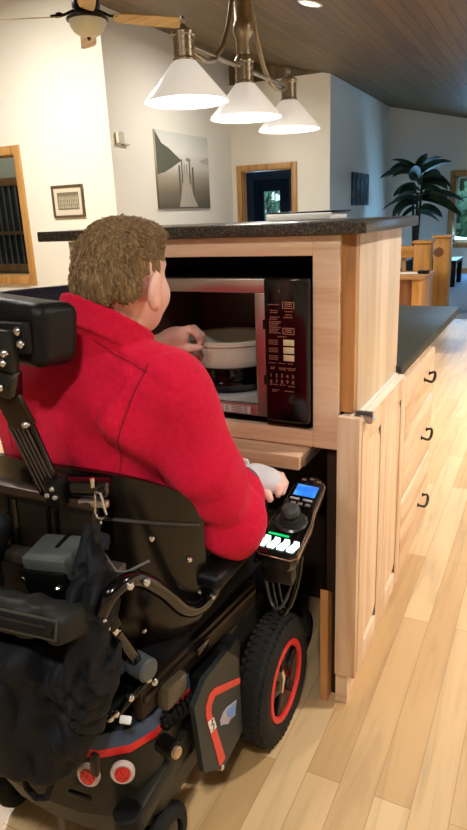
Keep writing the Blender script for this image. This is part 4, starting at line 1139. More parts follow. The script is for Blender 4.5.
# ---- backrest shell
def shell_pt(u, z, off=0.0):
    a = u * R(74)
    wd = 0.248 if z > 0.62 else 0.248 - 0.10 * ((0.62 - z) / 0.17) ** 2
    y = 0.995 - 0.19 * math.cos(a) * (1.0 if abs(u) < 2 else 1) + (z - 0.5) * 0.02
    return Vector((CX + math.sin(a) / math.sin(R(74)) * (wd + off), y - off * math.cos(a), z))
NU, NV = 36, 14
vs = []; fs = []
for off in (0.0, 0.014):
    for j in range(NV + 1):
        for i in range(NU + 1):
            u = -1 + 2 * i / NU
            ztop = 0.905 - 0.10 * abs(u) ** 2.5; zbot = 0.465 + 0.05 * abs(u) ** 3
            t = j / NV
            vs.append(shell_pt(u, zbot + (ztop - zbot) * t, off))
N1 = (NU + 1) * (NV + 1)
for j in range(NV):
    for i in range(NU):
        a = j * (NU + 1) + i
        fs.append((a, a + 1, a + NU + 2, a + NU + 1)); fs.append((N1 + a + NU + 1, N1 + a + NU + 2, N1 + a + 1, N1 + a))
for i in range(NU):
    a = i; fs.append((a + 1, a, N1 + a, N1 + a + 1)); a = NV * (NU + 1) + i; fs.append((a, a + 1, N1 + a + 1, N1 + a))
for j in range(NV):
    a = j * (NU + 1); fs.append((a, a + NU + 1, N1 + a + NU + 1, N1 + a)); a += NU; fs.append((a + NU + 1, a, N1 + a, N1 + a + NU + 1))
m = MB(); m.add(vs, fs); shell = m.build('back_shell', shell_m, wc)
m = MB(); m.tube([shell_pt(u / 20, 0.815 - 0.055 * abs(u / 20) ** 2, 0.016) for u in range(2, 20)], 0.004, 6); m.build('shell_rib', plain('grey_rib', (64, 58, 54), 0.3), shell)
for (u, z) in ((0.62, 0.76), (0.86, 0.70), (0.80, 0.60), (0.55, 0.56), (0.93, 0.62), (0.33, 0.80)):
    p = shell_pt(u, z, 0.014); a = u * R(74); bolt(p, (math.sin(a), -math.cos(a), 0), shell, 0.0065)
# back pad between shell and rider
s_ = SDF((CX - 0.26, 0.79, 0.48), (CX + 0.26, 1.02, 0.93), 0.012)
s_.rbox((CX, 0.848, 0.69), (0.14, 0.020, 0.20), 0.02)
s_.mb().build('back_pad', cloth, wc)
# back mounting plate with slits, top bar and clamp
bp = MB().obox((-0.795, 0.770, 0.795), (0.24, 0.022, 0.135), (R(-3), 0, 0), 0.004).build('back_plate', plain('brown_black_plate', (30, 24, 19), 0.35, var=0.15), wc)
for k, x in enumerate((-0.875, -0.855, -0.775, -0.755)): MB().obox((x, 0.7575, 0.79), (0.008, 0.004, 0.11), (R(-3), 0, 0)).build('slit', M['gloss'], bp)
MB().obox((-0.79, 0.766, 0.866), (0.25, 0.04, 0.016), (R(-8), 0, 0), 0.004).build('top_bar', plain('worn_bronze_bar', (60, 46, 36), 0.35, 0.4, var=0.2), bp)
MB().bar((-0.735, 0.755, 0.893), (-0.640, 0.775, 0.897), 0.030, 0.030, 0.008).build('clamp_lever', M['gloss'], bp)
MB().obox((-0.728, 0.742, 0.893), (0.036, 0.03, 0.055), (0, 0, 0), 0.006).build('clamp_block', M['black'], bp)
for p in ((-0.722, 0.726, 0.902), (-0.735, 0.726, 0.888), (-0.718, 0.726, 0.887)): bolt(p, (0, -1, 0.2), bp, 0.0055)
MB().bar((-0.69, 0.752, 0.872), (-0.635, 0.760, 0.874), 0.012, 0.012, 0.002).build('steel_bar', M['steel'], bp)
MB().cyl((-0.657, 0.752, 0.905), (-0.657, 0.752, 0.922), 0.004).build('hook_pin', M['chrome'], bp)
m = MB(); m.tube([(-0.90, 0.735, 0.88), (-0.93, 0.72, 0.85), (-0.915, 0.715, 0.80), (-0.95, 0.72, 0.77)], 0.007, 8).build('chrome_tube', M['chrome'], bp)
# control module on the back
cb = MB().obox((-0.722, 0.715, 0.778), (0.095, 0.075, 0.045), (R(10), R(-6), R(4)), 0.008).build('control_module', plain('grey_module', (70, 76, 74), 0.5, var=0.1), wc)
MB().obox((-0.716, 0.728, 0.803), (0.008, 0.040, 0.006), (R(10), 0, R(4)), 0.001).build('module_slot', M['black'], cb)
MB().obox((-0.722, 0.690, 0.745), (0.098, 0.03, 0.055), (R(6), R(-6), R(4)), 0.006).build('module_bracket', M['black'], cb)
MB().box(-0.98, -0.66, 0.770, 0.782, 0.56, 0.735, 0.004).build('rear_cover', M['matte'], wc)
MB().bar((-0.90, 0.725, 0.748), (-0.60, 0.735, 0.765), 0.03, 0.022, 0.004).build('cross_bar', plain('dull_metal_bar', (80, 74, 64), 0.4, 0.6), wc)
bolt((-0.690, 0.675, 0.745), (0.2, -1, 0), cb, 0.006); bolt((-0.765, 0.675, 0.748), (0, -1, 0), cb, 0.006)

# ---- headrest and its bracket
s_ = SDF((CX - 0.20, 0.68, 1.07), (CX + 0.20, 0.88, 1.25), 0.006)
s_.rbox((-0.866, 0.790, 1.166), (0.158, 0.048, 0.053), 0.022, rot=Euler((R(-6), R(4), R(-4))))
hr = s_.mb().build('headrest_pad', vinyl, wc, smooth=60)
m = MB(); q_ = Euler((R(-6), R(4), R(-4))).to_matrix()
pts = [q_ @ Vector((0.157 * a, -0.0485, b)) + Vector((-0.866, 0.790, 1.166)) for a, b in ((-0.9, 0.0), (0.86, 0.0))]
m.tube(pts, 0.0022, 6).build('piping', M['black'], hr)
hb = MB().obox((-0.790, 0.726, 1.160), (0.125, 0.018, 0.050), (0, 0, 0), 0.004).build('headrest_bracket', M['matte'], wc)
for p in ((-0.741, 0.717, 1.172), (-0.738, 0.717, 1.152)): bolt(p, (0, -1, 0.1), hb, 0.0075)
MB().bar((-0.770, 0.714, 1.175), (-0.772, 0.710, 1.105), 0.046, 0.020, 0.005, up=(0, 1, 0)).build('swing_link', plain('grey_link', (44, 44, 42), 0.35, 0.4), hb)
for p in ((-0.757, 0.698, 1.140), (-0.762, 0.698, 1.124)): bolt(p, (0, -1, 0.1), hb, 0.0065)
MB().bar((-0.770, 0.708, 1.112), (-0.778, 0.710, 1.068), 0.048, 0.030, 0.005, up=(0, 1, 0)).build('knuckle', M['gloss'], hb)
bolt((-0.768, 0.692, 1.085), (0, -1, 0.1), hb, 0.0065)
MB().bar((-0.782, 0.712, 1.072), (-0.760, 0.720, 1.010), 0.052, 0.012, 0.003, up=(0, 1, 0)).build('flat_bar', plain('bronze_bar', (52, 38, 27), 0.35, 0.5, var=0.1), hb)
bolt((-0.744, 0.708, 1.020), (0, -1, 0.1), hb, 0.0065)
gb = MB().bar((-0.768, 0.720, 1.018), (-0.742, 0.745, 0.880), 0.054, 0.010, 0.002, up=(0, 1, 0)).build('slotted_bar', M['gloss'], hb)
for k in range(5):
    dx_ = -0.020 + k * 0.010
    MB().bar((-0.768 + dx_, 0.7135, 1.010), (-0.742 + dx_, 0.7385, 0.886), 0.0028, 0.003, 0, up=(0, 1, 0)).build('groove', plain('dull_groove', (74, 66, 58), 0.4), gb)

# ---- right armrest: bent tube, pad, linkage (and a plainer left one)
for s in (1, -1):
    def Q(x, y, z): return (x if s == 1 else 2 * CX - x, y, z)
    pts = [Q(-0.592, 0.662, 0.735), Q(-0.580, 0.672, 0.762), Q(-0.572, 0.700, 0.772), Q(-0.568, 0.740, 0.756), Q(-0.562, 0.795, 0.70), Q(-0.558, 0.85, 0.63), Q(-0.555, 0.90, 0.602), Q(-0.553, 0.950, 0.605), Q(-0.552, 0.99, 0.625), Q(-0.552, 1.02, 0.655)]
    # smooth the polyline
    sm_ = []
    for i in range(len(pts) - 1):
        a = Vector(pts[max(0, i - 1)]); b = Vector(pts[i]); c2 = Vector(pts[i + 1]); d2 = Vector(pts[min(len(pts) - 1, i + 2)])
        for k in range(5):
            t = k / 5
            sm_.append(0.5 * ((2 * b) + (-a + c2) * t + (2 * a - 5 * b + 4 * c2 - d2) * t * t + (-a + 3 * b - 3 * c2 + d2) * t ** 3))
    sm_.append(Vector(pts[-1]))
    at_ = MB().tube(sm_, 0.014, 12).build('armrest_tube', M['gloss'], wc)
    sc_ = SDF(Q(-0.60 if s == 1 else -0.50, 0.88, 0.60), Q(-0.50 if s == 1 else -0.60, 1.30, 0.70), 0.007)
    sc_.rbox(Q(-0.552, 1.085, 0.645), (0.036, 0.165, 0.018), 0.016)
    ap = sc_.mb().build('arm_pad', vinyl, wc)
    MB().bar(Q(-0.552, 0.93, 0.622), Q(-0.552, 1.22, 0.626), 0.03, 0.012, 0.002).build('arm_pad_rail', M['black'], ap)
    if s == 1:
        for p in ((-0.556, 0.735, 0.770), (-0.563, 0.70, 0.782)): bolt((p[0] + 0.004, p[1], p[2] - 0.012), (1, -0.4, 0.3), at_, 0.007)
        bolt((-0.541, 0.93, 0.612), (1, 0, 0), at_, 0.006)
        # linkage hanging from the tube's rear end
        lk = MB().bar((-0.600, 0.672, 0.740), (-0.595, 0.690, 0.690), 0.03, 0.022, 0.005).build('armrest_link', M['black'], wc)
        for p in ((-0.603, 0.655, 0.738), (-0.590, 0.660, 0.722), (-0.595, 0.672, 0.700)): MB().ball(p, 0.0095, 10, 7).build('bolt', M['chrome'], lk)
        MB().cyl((-0.596, 0.680, 0.700), (-0.594, 0.692, 0.676), 0.009, bev=0.002).build('ferrule', M['chrome'], lk)
        MB().cyl((-0.594, 0.692, 0.678), (-0.598, 0.762, 0.545), 0.011, bev=0.002).build('gas_strut', M['gloss'], lk)
        MB().cyl((-0.615, 0.755, 0.565), (-0.570, 0.745, 0.565), 0.022, bev=0.004).build('pivot_disc', plain('slate_disc', (70, 78, 82), 0.4), lk)
        for p in ((-0.600, 0.762, 0.538), (-0.596, 0.770, 0.520), (-0.592, 0.782, 0.505)): MB().ball(p, 0.0085, 10, 7).build('bolt', M['chrome'], lk)
        MB().cyl((-0.596, 0.775, 0.520), (-0.628, 0.705, 0.478), 0.008, bev=0.002).build('lower_strut', M['gloss'], lk)
        for p in ((-0.612, 0.735, 0.500), (-0.626, 0.706, 0.484), (-0.634, 0.700, 0.476)): MB().ball(p, 0.008, 10, 7).build('bolt', M['chrome'], lk)
        MB().tube([(-0.64, 0.735, 0.800), (-0.60, 0.72, 0.775), (-0.585, 0.73, 0.772), (-0.56, 0.76, 0.782)], 0.0025, 6).build('cable', plain('grey_cable', (96, 92, 88), 0.5), at_)

# ---- joystick pod
pod = Matrix.Translation((-0.456, 1.168, 0.694)) @ Euler((R(13), R(4), R(3))).to_matrix().to_4x4()
def pv(x, y, z): return pod @ Vector((x, y, z))
def podpoly(sc, z): # rounded long outline
    P = []
    hw0, hw1, y0, y1 = 0.046 * sc, 0.036 * sc, -0.135, 0.142
    for k in range(9): a = PI * k / 8; P.append((hw1 * math.cos(a), y1 - 0.036 + 0.036 * sc * math.sin(a), z))
    P += [(-0.038 * sc, 0.03, z), (-hw0, -0.02, z), (-hw0, y0 + 0.012, z), (-hw0 + 0.012, y0, z), (hw0 - 0.012, y0, z), (hw0, y0 + 0.012, z), (hw0, -0.02, z), (0.038 * sc, 0.03, z)]
    return P
m = MB(); lay = [podpoly(0.80, -0.036), podpoly(0.98, -0.022), podpoly(1.0, -0.004), podpoly(0.93, 0.006)]
n = len(lay[0]); vs = [pv(*p) for L in lay for p in L]
fs = [tuple(reversed(range(n))), tuple(range(3 * n, 4 * n))] + [(j * n + i, j * n + (i + 1) % n, (j + 1) * n + (i + 1) % n, (j + 1) * n + i) for j in range(3) for i in range(n)]
m.add(vs, fs); jp = m.build('joystick_pod', M['gloss'], wc)
m = MB(); m.tube([pv(*p) for p in podpoly(1.0, -0.001)], 0.0016, 6, closed=True).build('pod_trim', plain('bronze_trim', (150, 116, 96), 0.3, 0.6), jp)
def pbox(x0, x1, y0, y1, z0, z1, bev=0.001): return MB().box(x0, x1, y0, y1, z0, z1, bev, 2, pod)
pbox(-0.030, 0.030, 0.058, 0.108, 0.004, 0.0075).build('screen_bezel', M['black'], jp)
t = NT('blue_screen')
t.set(Base_Color=(0.01, 0.05, 0.2, 1), Emission_Color=t.ramp(t.noise(t.coord(), 30, 2), [(0.3, (20, 96, 220)), (0.6, (60, 150, 245)), (0.75, (120, 200, 255))]), Emission_Strength=1.1, Roughness=0.2)
pbox(-0.025, 0.025, 0.062, 0.102, 0.0072, 0.0082).build('screen', t.m, jp)
for x, y in ((-0.018, 0.122), (0.0, 0.128), (0.018, 0.122)): pbox(x - 0.005, x + 0.005, y - 0.0035, y + 0.0035, 0.005, 0.0085).build('button', plain('bronze_button', (120, 84, 66), 0.4), jp)
for x in (-0.017, 0.013): pbox(x - 0.011, x + 0.011, 0.047, 0.053, 0.005, 0.0085).build('button', plain('silver_button', (176, 176, 178), 0.4), jp)
for x in (-0.016, 0.0, 0.018): pbox(x - 0.006, x + 0.006, 0.030, 0.038, 0.005, 0.0085).build('button', plain('grey_button', (120, 112, 112), 0.4), jp)
zax = pod.to_3x3() @ Vector((0, 0, 1))
m = MB(); m.lathe([(0.0, 0.004), (0.036, 0.004), (0.037, 0.007), (0.033, 0.010), (0.026, 0.010), (0, 0.010)], pv(0.0, -0.028, 0), zax, 32)
m.build('gimbal_ring', plain('dark_grey_ring', (58, 58, 56), 0.25, 0.3), jp)
m = MB(); m.lathe([(0, 0.008), (0.026, 0.008), (0.027, 0.012), (0.022, 0.015), (0.0235, 0.018), (0.018, 0.022), (0.0, 0.023)], pv(0.0, -0.028, 0), zax, 28).build('rubber_boot', rubber, jp)
m = MB(); m.lathe([(0, 0.020), (0.012, 0.022), (0.018, 0.027), (0.0205, 0.035), (0.019, 0.043), (0.013, 0.048), (0.0, 0.049)], pv(0.0, -0.028, 0), zax, 24).build('joystick_knob', plain('grey_knob', (62, 66, 64), 0.45), jp)
bt_m = glow('lit_white_button', (225, 255, 245), 2.4)
for k in range(4):
    x = -0.033 + k * 0.021
    m = MB().prism([(x - 0.010, -0.119), (x + 0.004, -0.119), (x + 0.0115, -0.096), (x + 0.009, -0.088), (x - 0.002, -0.088), (x - 0.0015, -0.097), (x - 0.009, -0.112)], (0, 0, 0), (1, 0, 0), (0, 1, 0), 0.004)
    m.v = [tuple(pod @ Vector((p[0], p[1], p[2] + 0.006))) for p in m.v]
    m.build('lit_button', bt_m, jp)
pbox(-0.034, 0.012, -0.079, -0.073, 0.004, 0.0075).build('green_indicator', glow('green_indicator', (0, 150, 80), 1.4), jp)
MB().obox(tuple(pv(0.0, -0.10, -0.06)), (0.07, 0.06, 0.05), (R(13), 0, R(3)), 0.008).build('pod_mount', M['black'], jp)
jm = MB().bar((-0.535, 1.16, 0.615), (-0.470, 1.12, 0.665), 0.03, 0.02, 0.004).build('pod_arm', M['black'], jp)
MB().bar((-0.530, 1.12, 0.612), (-0.505, 1.28, 0.520), 0.008, 0.05, 0.002).build('bracket_plate', M['black'], jp)
for p in ((-0.497, 1.16, 0.585), (-0.497, 1.22, 0.555)): bolt(p, (1, -0.2, 0), jm, 0.007)
for k, (dx_, dz_) in enumerate(((0, 0), (0.012, 0.012), (0.022, -0.004))):
    pts = []
    for i in range(15):
        t = i / 14; a = PI * t
        pts.append((-0.425 + dx_ * 0.5 - (0.098 - dx_) * t, 1.10 - 0.02 * math.sin(a) + 0.03 * t, 0.640 - 0.02 * t - (0.135 + dz_) * math.sin(a) ** 0.7))
    MB().tube(pts, 0.0036, 8).build('cable', M['gloss'] if k else plain('grey_loop_cable', (60, 60, 60), 0.3), jp)

# ---- shoulder bag hung on the back of the chair
bg = thing('black_bag', 'black nylon bag with a zipped flap hanging on the back of the wheelchair', 'bag', (-0.80, 0.62, 0.40))
nyl = plain('black_nylon', (14, 17, 22), 0.7, var=0.3, bump=0.4, bscale=380)
flapm = plain('olive_black_flap', (30, 31, 27), 0.55, var=0.2, bump=0.2, bscale=300)
s_ = SDF((-1.10, 0.50, 0.36), (-0.54, 0.80, 0.92), 0.005)
s_.rbox((-0.872, 0.615, 0.535), (0.195, 0.045, 0.140), 0.035, rot=Euler((R(6), R(-3), 0)))
s_.ell((-0.86, 0.600, 0.50), (0.16, 0.050, 0.10), 0.05)
# slack folds gathered up to the hook
s_.cap((-0.640, 0.720, 0.845), (-0.622, 0.675, 0.74), 0.008, 0.034, 0.03)
s_.cap((-0.622, 0.675, 0.74), (-0.630, 0.650, 0.62), 0.036, 0.046, 0.03)
s_.cap((-0.630, 0.650, 0.62), (-0.660, 0.64, 0.50), 0.046, 0.036, 0.04)
s_.cap((-0.660, 0.64, 0.50), (-0.690, 0.625, 0.42), 0.036, 0.018, 0.04)
s_.cap((-0.850, 0.715, 0.815), (-0.885, 0.68, 0.72), 0.022, 0.040, 0.03)
s_.cap((-0.885, 0.68, 0.72), (-0.92, 0.645, 0.60), 0.040, 0.040, 0.03)
s_.put(lambda P: (0.0035 * np.sin(290 * P[0] + 70 * P[2] + 3 * np.sin(60 * P[2])) + 0.003 * np.sin(210 * P[0] - 120 * P[2] + 80 * P[1])) * np.clip((P[0] + 0.70) * 14, 0, 1) * np.clip((P[2] - 0.5) * 8, 0, 1) + 0.0075 * np.sin(170 * (P[0] + 0.22 * P[2]) + 6 * np.sin(22 * P[2]) + 60 * P[1]) * np.clip((P[0] + 0.70) * 14, 0, 1) + 0.007 * np.sin(34 * P[0] + 22 * P[2] + 2 * np.sin(20 * P[0])) * np.sin(26 * P[2] - 9 * P[0]) + 0.003 * np.sin(80 * P[0] - 50 * P[2]), (-1.10, 0.5, 0.36), (-0.54, 0.8, 0.92), 0.001, 'add')
bag = s_.mb().build('bag_body', nyl, bg, smooth=60)
s_ = SDF((-1.02, 0.50, 0.62), (-0.53, 0.76, 0.82), 0.005)
s_.rbox((-0.778, 0.608, 0.730), (0.180, 0.040, 0.027), 0.018, rot=Euler((R(-22), R(-3), R(3))))
s_.put(lambda P: 0.0022 * np.sin(70 * P[0] + 30 * P[2]) + 0.0016 * np.sin(130 * P[0] - 90 * P[2]), (-1.02, 0.5, 0.62), (-0.53, 0.76, 0.82), 0.001, 'add')
fl = s_.mb().build('flap', flapm, bg, smooth=60)
fm = Matrix.Translation((-0.760, 0.610, 0.730)) @ Euler((R(-22), R(-3), R(3))).to_matrix().to_4x4()
MB().box(-0.16, 0.155, -0.0465, -0.043, -0.016, 0.016, 0.001, 2, fm).build('zip_panel', plain('dull_zip_border', (58, 58, 48), 0.6), fl)
MB().box(-0.16, 0.152, -0.0475, -0.0455, -0.0125, 0.0125, 0.001, 2, fm).build('zip_tape', M['matte'], fl)
MB().box(-0.16, 0.142, -0.0490, -0.0470, 0.001, 0.005, 0, 2, fm).build('zip', plain('dull_zip', (52, 50, 44), 0.4, 0.5), fl)
MB().box(0.136, 0.148, -0.0505, -0.0470, -0.008, 0.006, 0.001, 2, fm).build('zip_pull', M['bronze'], fl)
s_ = SDF((-1.02, 0.50, 0.36), (-0.62, 0.66, 0.66), 0.006)
s_.rbox((-0.870, 0.567, 0.525), (0.165, 0.028, 0.105), 0.026, rot=Euler((R(4), R(-3), 0)))
pk = s_.mb().build('front_pocket', plain('navy_black_nylon', (13, 16, 20), 0.7, var=0.25, bump=0.4, bscale=380), bg, smooth=60)
lg = MB().obox((-0.842, 0.5385, 0.515), (0.085, 0.002, 0.026), (R(4), R(-6), 0), 0.0005).build('white_logo', plain('worn_white_print', (196, 198, 188), 0.6, var=0.2, scale=300), pk)
m = MB()
random.seed(4)
for k in range(6):
    x = -0.879 + k * 0.0135
    MB().obox((x, 0.5373, 0.515 + (x + 0.842) * 0.10), (0.003, 0.001, 0.014), (R(4), R(-6 + 30 * (k % 2)), 0)).build('logo_stroke', M['matte'], lg)
MB().tube([(-0.665, 0.735, 0.838), (-0.660, 0.72, 0.81), (-0.655, 0.69, 0.775)], [0.007, 0.012, 0.014], 10, sy=0.5).build('strap', nyl, bg)
MB().tube([(-0.98, 0.70, 0.79), (-0.97, 0.68, 0.74), (-0.965, 0.65, 0.69)], 0.014, 10, sy=0.4).build('strap', nyl, bg)
m = MB(); m.tube([(-0.765, 0.60, 0.395), (-0.755, 0.595, 0.365), (-0.735, 0.595, 0.350), (-0.715, 0.60, 0.355), (-0.705, 0.605, 0.380), (-0.708, 0.61, 0.40)], 0.006, 8).build('strap_loop', nyl, bg)
MB().obox((-0.628, 0.640, 0.43), (0.016, 0.010, 0.05), (0, R(8), 0), 0.003).build('strap_buckle', M['bronze'], bg)
# ---- carabiner
p0 = Vector((-0.641, 0.745, 0.880))
pts = [(-0.003, 0.0, 0.026), (0.005, 0, 0.024), (0.008, 0, 0.014), (0.011, 0, -0.006), (0.014, 0, -0.020), (0.009, 0, -0.030), (0.0, 0, -0.033), (-0.009, 0, -0.030), (-0.013, 0, -0.020), (-0.010, 0, -0.004), (-0.008, 0, 0.014), (-0.008, 0, 0.022)]
cr = MB().tube([p0 + Vector(p) * 0.85 for p in pts], 0.0026, 8, closed=True).build('carabiner', M['chrome'], loc=tuple(p0))
tag(cr, 'silver carabiner clip holding the bag strap on the wheelchair back', 'carabiner')
# ================================================================== PERSON
def V(*a): return np.array(a, float)
pe_c = (-0.80, 1.0, 0.45)
HC = Vector((-0.737, 1.000, 1.234))
HR = Euler((R(-4), R(3), R(2))).to_matrix()
def hp(x, y, z): return tuple(HC + HR @ Vector((x, y, z)))
LSH, LEL, LWR = (-0.965, 1.00, 1.015), (-0.995, 1.20, 0.865), (-0.920, 1.362, 1.010)
RSH, REL, RWR = (-0.618, 0.965, 1.012), (-0.543, 1.032, 0.722), (-0.575, 1.160, 0.746)
S = SDF((-1.16, 0.80, 0.10), (-0.42, 1.75, 1.36), 0.0055)
# torso, pelvis
S.ell((-0.81, 0.985, 0.60), (0.165, 0.125, 0.13), 0.03)
S.ell((-0.805, 0.97, 0.76), (0.160, 0.118, 0.18), 0.05)
S.ell((-0.795, 0.965, 0.95), (0.172, 0.112, 0.16), 0.05)
S.cap((-0.95, 0.99, 1.025), (-0.635, 0.965, 1.025), 0.05, k=0.04)
# neck and head
S.cap((-0.775, 0.955, 1.06), hp(0, -0.02, -0.03), 0.060, 0.056, 0.03)
S.ell(hp(0, -0.010, 0.012), (0.074, 0.096, 0.084), 0.02, rot=Euler((R(-4), R(3), R(2))))
S.ell(hp(0, 0.038, -0.045), (0.060, 0.058, 0.072), 0.03)
S.ell(hp(0, 0.060, -0.088), (0.034, 0.030, 0.026), 0.03)
for s in (-1, 1):
    S.ell(hp(s * 0.040, 0.055, -0.040), (0.026, 0.030, 0.030), 0.02)
S.ell(hp(0, 0.070, 0.018), (0.052, 0.018, 0.014), 0.02)
S.chain([hp(0, 0.088, 0.008), hp(0, 0.104, -0.022), hp(0, 0.108, -0.032)], [0.008, 0.010, 0.012], 0.012)
for s in (-1, 1): S.ell(hp(s * 0.011, 0.098, -0.034), (0.009, 0.010, 0.007), 0.008)
for s in (-1, 1): S.ell(hp(s * 0.030, 0.093, 0.002), (0.015, 0.010, 0.010), 0.010, 's')
S.ell(hp(0, 0.094, -0.058), (0.022, 0.008, 0.006), 0.008); S.ell(hp(0, 0.092, -0.070), (0.018, 0.008, 0.006), 0.008)
S.ell(hp(0, 0.103, -0.064), (0.022, 0.008, 0.0022), 0.004, 's')
# ears
for s in (-1, 1):
    er = Euler((R(-12), R(s * 8), R(s * 10)))
    S.ell(hp(s * 0.083, -0.020, -0.026), (0.0105, 0.023, 0.036), 0.006, rot=er)
    S.ell(hp(s * 0.079, -0.012, -0.053), (0.009, 0.010, 0.012), 0.008)
    S.ell(hp(s * 0.095, -0.014, -0.026), (0.006, 0.011, 0.018), 0.006, 's', rot=er)
# arms
S.chain([LSH, LEL], [0.052, 0.042], 0.02); S.chain([LEL, LWR], [0.042, 0.028], 0.02)
S.chain([RSH, REL], [0.052, 0.042], 0.02); S.chain([REL, RWR], [0.042, 0.028], 0.02)
# left hand: loosely closed on the dish rim, thumb below
S.chain([LWR, (-0.893, 1.385, 1.024), (-0.868, 1.398, 1.032)], [0.026, 0.026, 0.022], 0.012)
S.ell((-0.872, 1.392, 1.034), (0.034, 0.026, 0.026), 0.012)
for base, k1, k2, tip, r in (
    ((-0.858, 1.392, 1.050), (-0.836, 1.400, 1.054), (-0.822, 1.415, 1.036), (-0.822, 1.426, 1.018), 0.0092),
    ((-0.858, 1.408, 1.048), (-0.832, 1.418, 1.052), (-0.818, 1.430, 1.034), (-0.820, 1.436, 1.018), 0.0092),
    ((-0.862, 1.422, 1.042), (-0.838, 1.434, 1.046), (-0.826, 1.444, 1.030), (-0.830, 1.444, 1.016), 0.0086),
    ((-0.870, 1.430, 1.032), (-0.850, 1.446, 1.036), (-0.840, 1.452, 1.022), (-0.844, 1.448, 1.012), 0.0078)):
    S.chain([base, k1, k2, tip], [r * 1.15, r * 1.08, r, r * 0.86], 0.005)
S.chain([(-0.888, 1.378, 1.014), (-0.862, 1.386, 1.006), (-0.836, 1.400, 1.004), (-0.812, 1.414, 1.004)], [0.015, 0.0125, 0.0105, 0.0085], 0.006)
# right hand: palm by the joystick, fingers curled
S.chain([RWR, (-0.565, 1.199, 0.754)], [0.027, 0.026], 0.012)
S.ell((-0.555, 1.206, 0.754), (0.036, 0.036, 0.020), 0.012)
for base, k1, k2, tip, r in (
    ((-0.530, 1.204, 0.756), (-0.512, 1.192, 0.758), (-0.500, 1.178, 0.748), (-0.496, 1.170, 0.736), 0.0088),
    ((-0.532, 1.220, 0.756), (-0.510, 1.214, 0.758), (-0.496, 1.200, 0.746), (-0.494, 1.190, 0.734), 0.0090),
    ((-0.538, 1.234, 0.754), (-0.516, 1.234, 0.754), (-0.502, 1.224, 0.742), (-0.500, 1.214, 0.732), 0.0084),
    ((-0.548, 1.244, 0.751), (-0.530, 1.249, 0.749), (-0.517, 1.242, 0.738), (-0.514, 1.234, 0.730), 0.0076)):
    S.chain([base, k1, k2, tip], [r * 1.15, r * 1.05, r, r * 0.86], 0.005)
S.chain([(-0.560, 1.186, 0.750), (-0.539, 1.172, 0.748), (-0.520, 1.160, 0.742), (-0.508, 1.152, 0.732)], [0.014, 0.0115, 0.010, 0.0085], 0.006)
# legs and feet
for s in (-1, 1):
    hx_ = -0.812 + s * 0.088; kx = -0.812 + s * 0.105
    S.chain([(hx_, 1.00, 0.575), (kx, 1.40, 0.605)], [0.082, 0.058], 0.03)
    S.chain([(kx, 1.40, 0.600), (kx, 1.475, 0.34), (kx, 1.545, 0.185)], [0.056, 0.050, 0.036], 0.03)
    S.chain([(kx, 1.545, 0.175), (kx, 1.68, 0.150)], [0.034, 0.026], 0.02)
skin = NT('skin')
skin.set(Base_Color=skin.mix(skin.noise(skin.coord(), 22, 3), lin((232, 176, 162)), lin((244, 204, 190))), Roughness=0.5, Subsurface_Weight=0.12, Subsurface_Radius=(0.02, 0.008, 0.004))
person = S.mb().build('person', skin.m, loc=pe_c, smooth=60)
tag(person, 'seated person in a red fleece jacket reaching into the microwave, seen from behind', 'person')

# ---- red fleece jacket
J = SDF((-1.20, 0.78, 0.54), (-0.42, 1.46, 1.26), 0.005)
J.ell((-0.81, 0.985, 0.64), (0.195, 0.155, 0.15), 0.04)
J.ell((-0.825, 0.972, 0.78), (0.205, 0.145, 0.20), 0.06)
J.ell((-0.93, 0.965, 0.90), (0.10, 0.115, 0.16), 0.06)
J.ell((-0.795, 0.965, 0.955), (0.195, 0.138, 0.155), 0.06)
J.cap((-0.955, 0.99, 1.030), (-0.630, 0.962, 1.030), 0.062, k=0.04)
J.cap((-0.775, 0.955, 1.065), (-0.650, 0.962, 1.045), 0.050, 0.055, 0.04)
J.cap((-0.785, 0.955, 1.065), (-0.925, 0.985, 1.045), 0.050, 0.052, 0.04)
J.ell((-0.79, 0.925, 1.00), (0.15, 0.085, 0.115), 0.06)
J.chain([RSH, (-0.575, 0.985, 0.86), REL], [0.074, 0.071, 0.066], 0.035)
J.chain([REL, RWR], [0.064, 0.046], 0.03)
J.chain([LSH, LEL], [0.074, 0.062], 0.04); J.chain([LEL, (-0.935, 1.335, 0.985)], [0.060, 0.042], 0.03)
# folds
def dist_fold(P):
    q = 0.0
    # sleeve folds near the inside of the elbow
    g = np.exp(-((P[0] + 0.575) ** 2 + (P[1] - 1.02) ** 2 + (P[2] - 0.77) ** 2) / 0.010)
    q = q + 0.009 * g * np.sin(62 * (P[2] - 0.9 * P[1] + 0.3 * P[0]))
    # drape folds from the armpit towards the waist
    g = np.exp(-((P[0] + 0.70) ** 2 / 0.006 + (P[1] - 0.87) ** 2 / 0.03 + (P[2] - 0.90) ** 2 / 0.014))
    q = q + 0.013 * g * np.sin(38 * (P[2] + 1.3 * P[0]) + 0.6)
    g = np.exp(-((P[0] + 0.86) ** 2 / 0.03 + (P[1] - 0.85) ** 2 / 0.03 + (P[2] - 0.86) ** 2 / 0.006))
    q = q + 0.006 * g * np.sin(48 * (P[2] + 0.2 * P[0]))
    q = q + 0.0026 * np.sin(31 * P[0] + 9 * P[2]) * np.sin(27 * P[2] + 6 * P[1]) + 0.0012 * np.sin(66 * P[0] - 30 * P[2] + 20 * P[1])
    return q
J.put(dist_fold, (-1.2, 0.78, 0.54), (-0.42, 1.46, 1.24), 0.001, 'add')
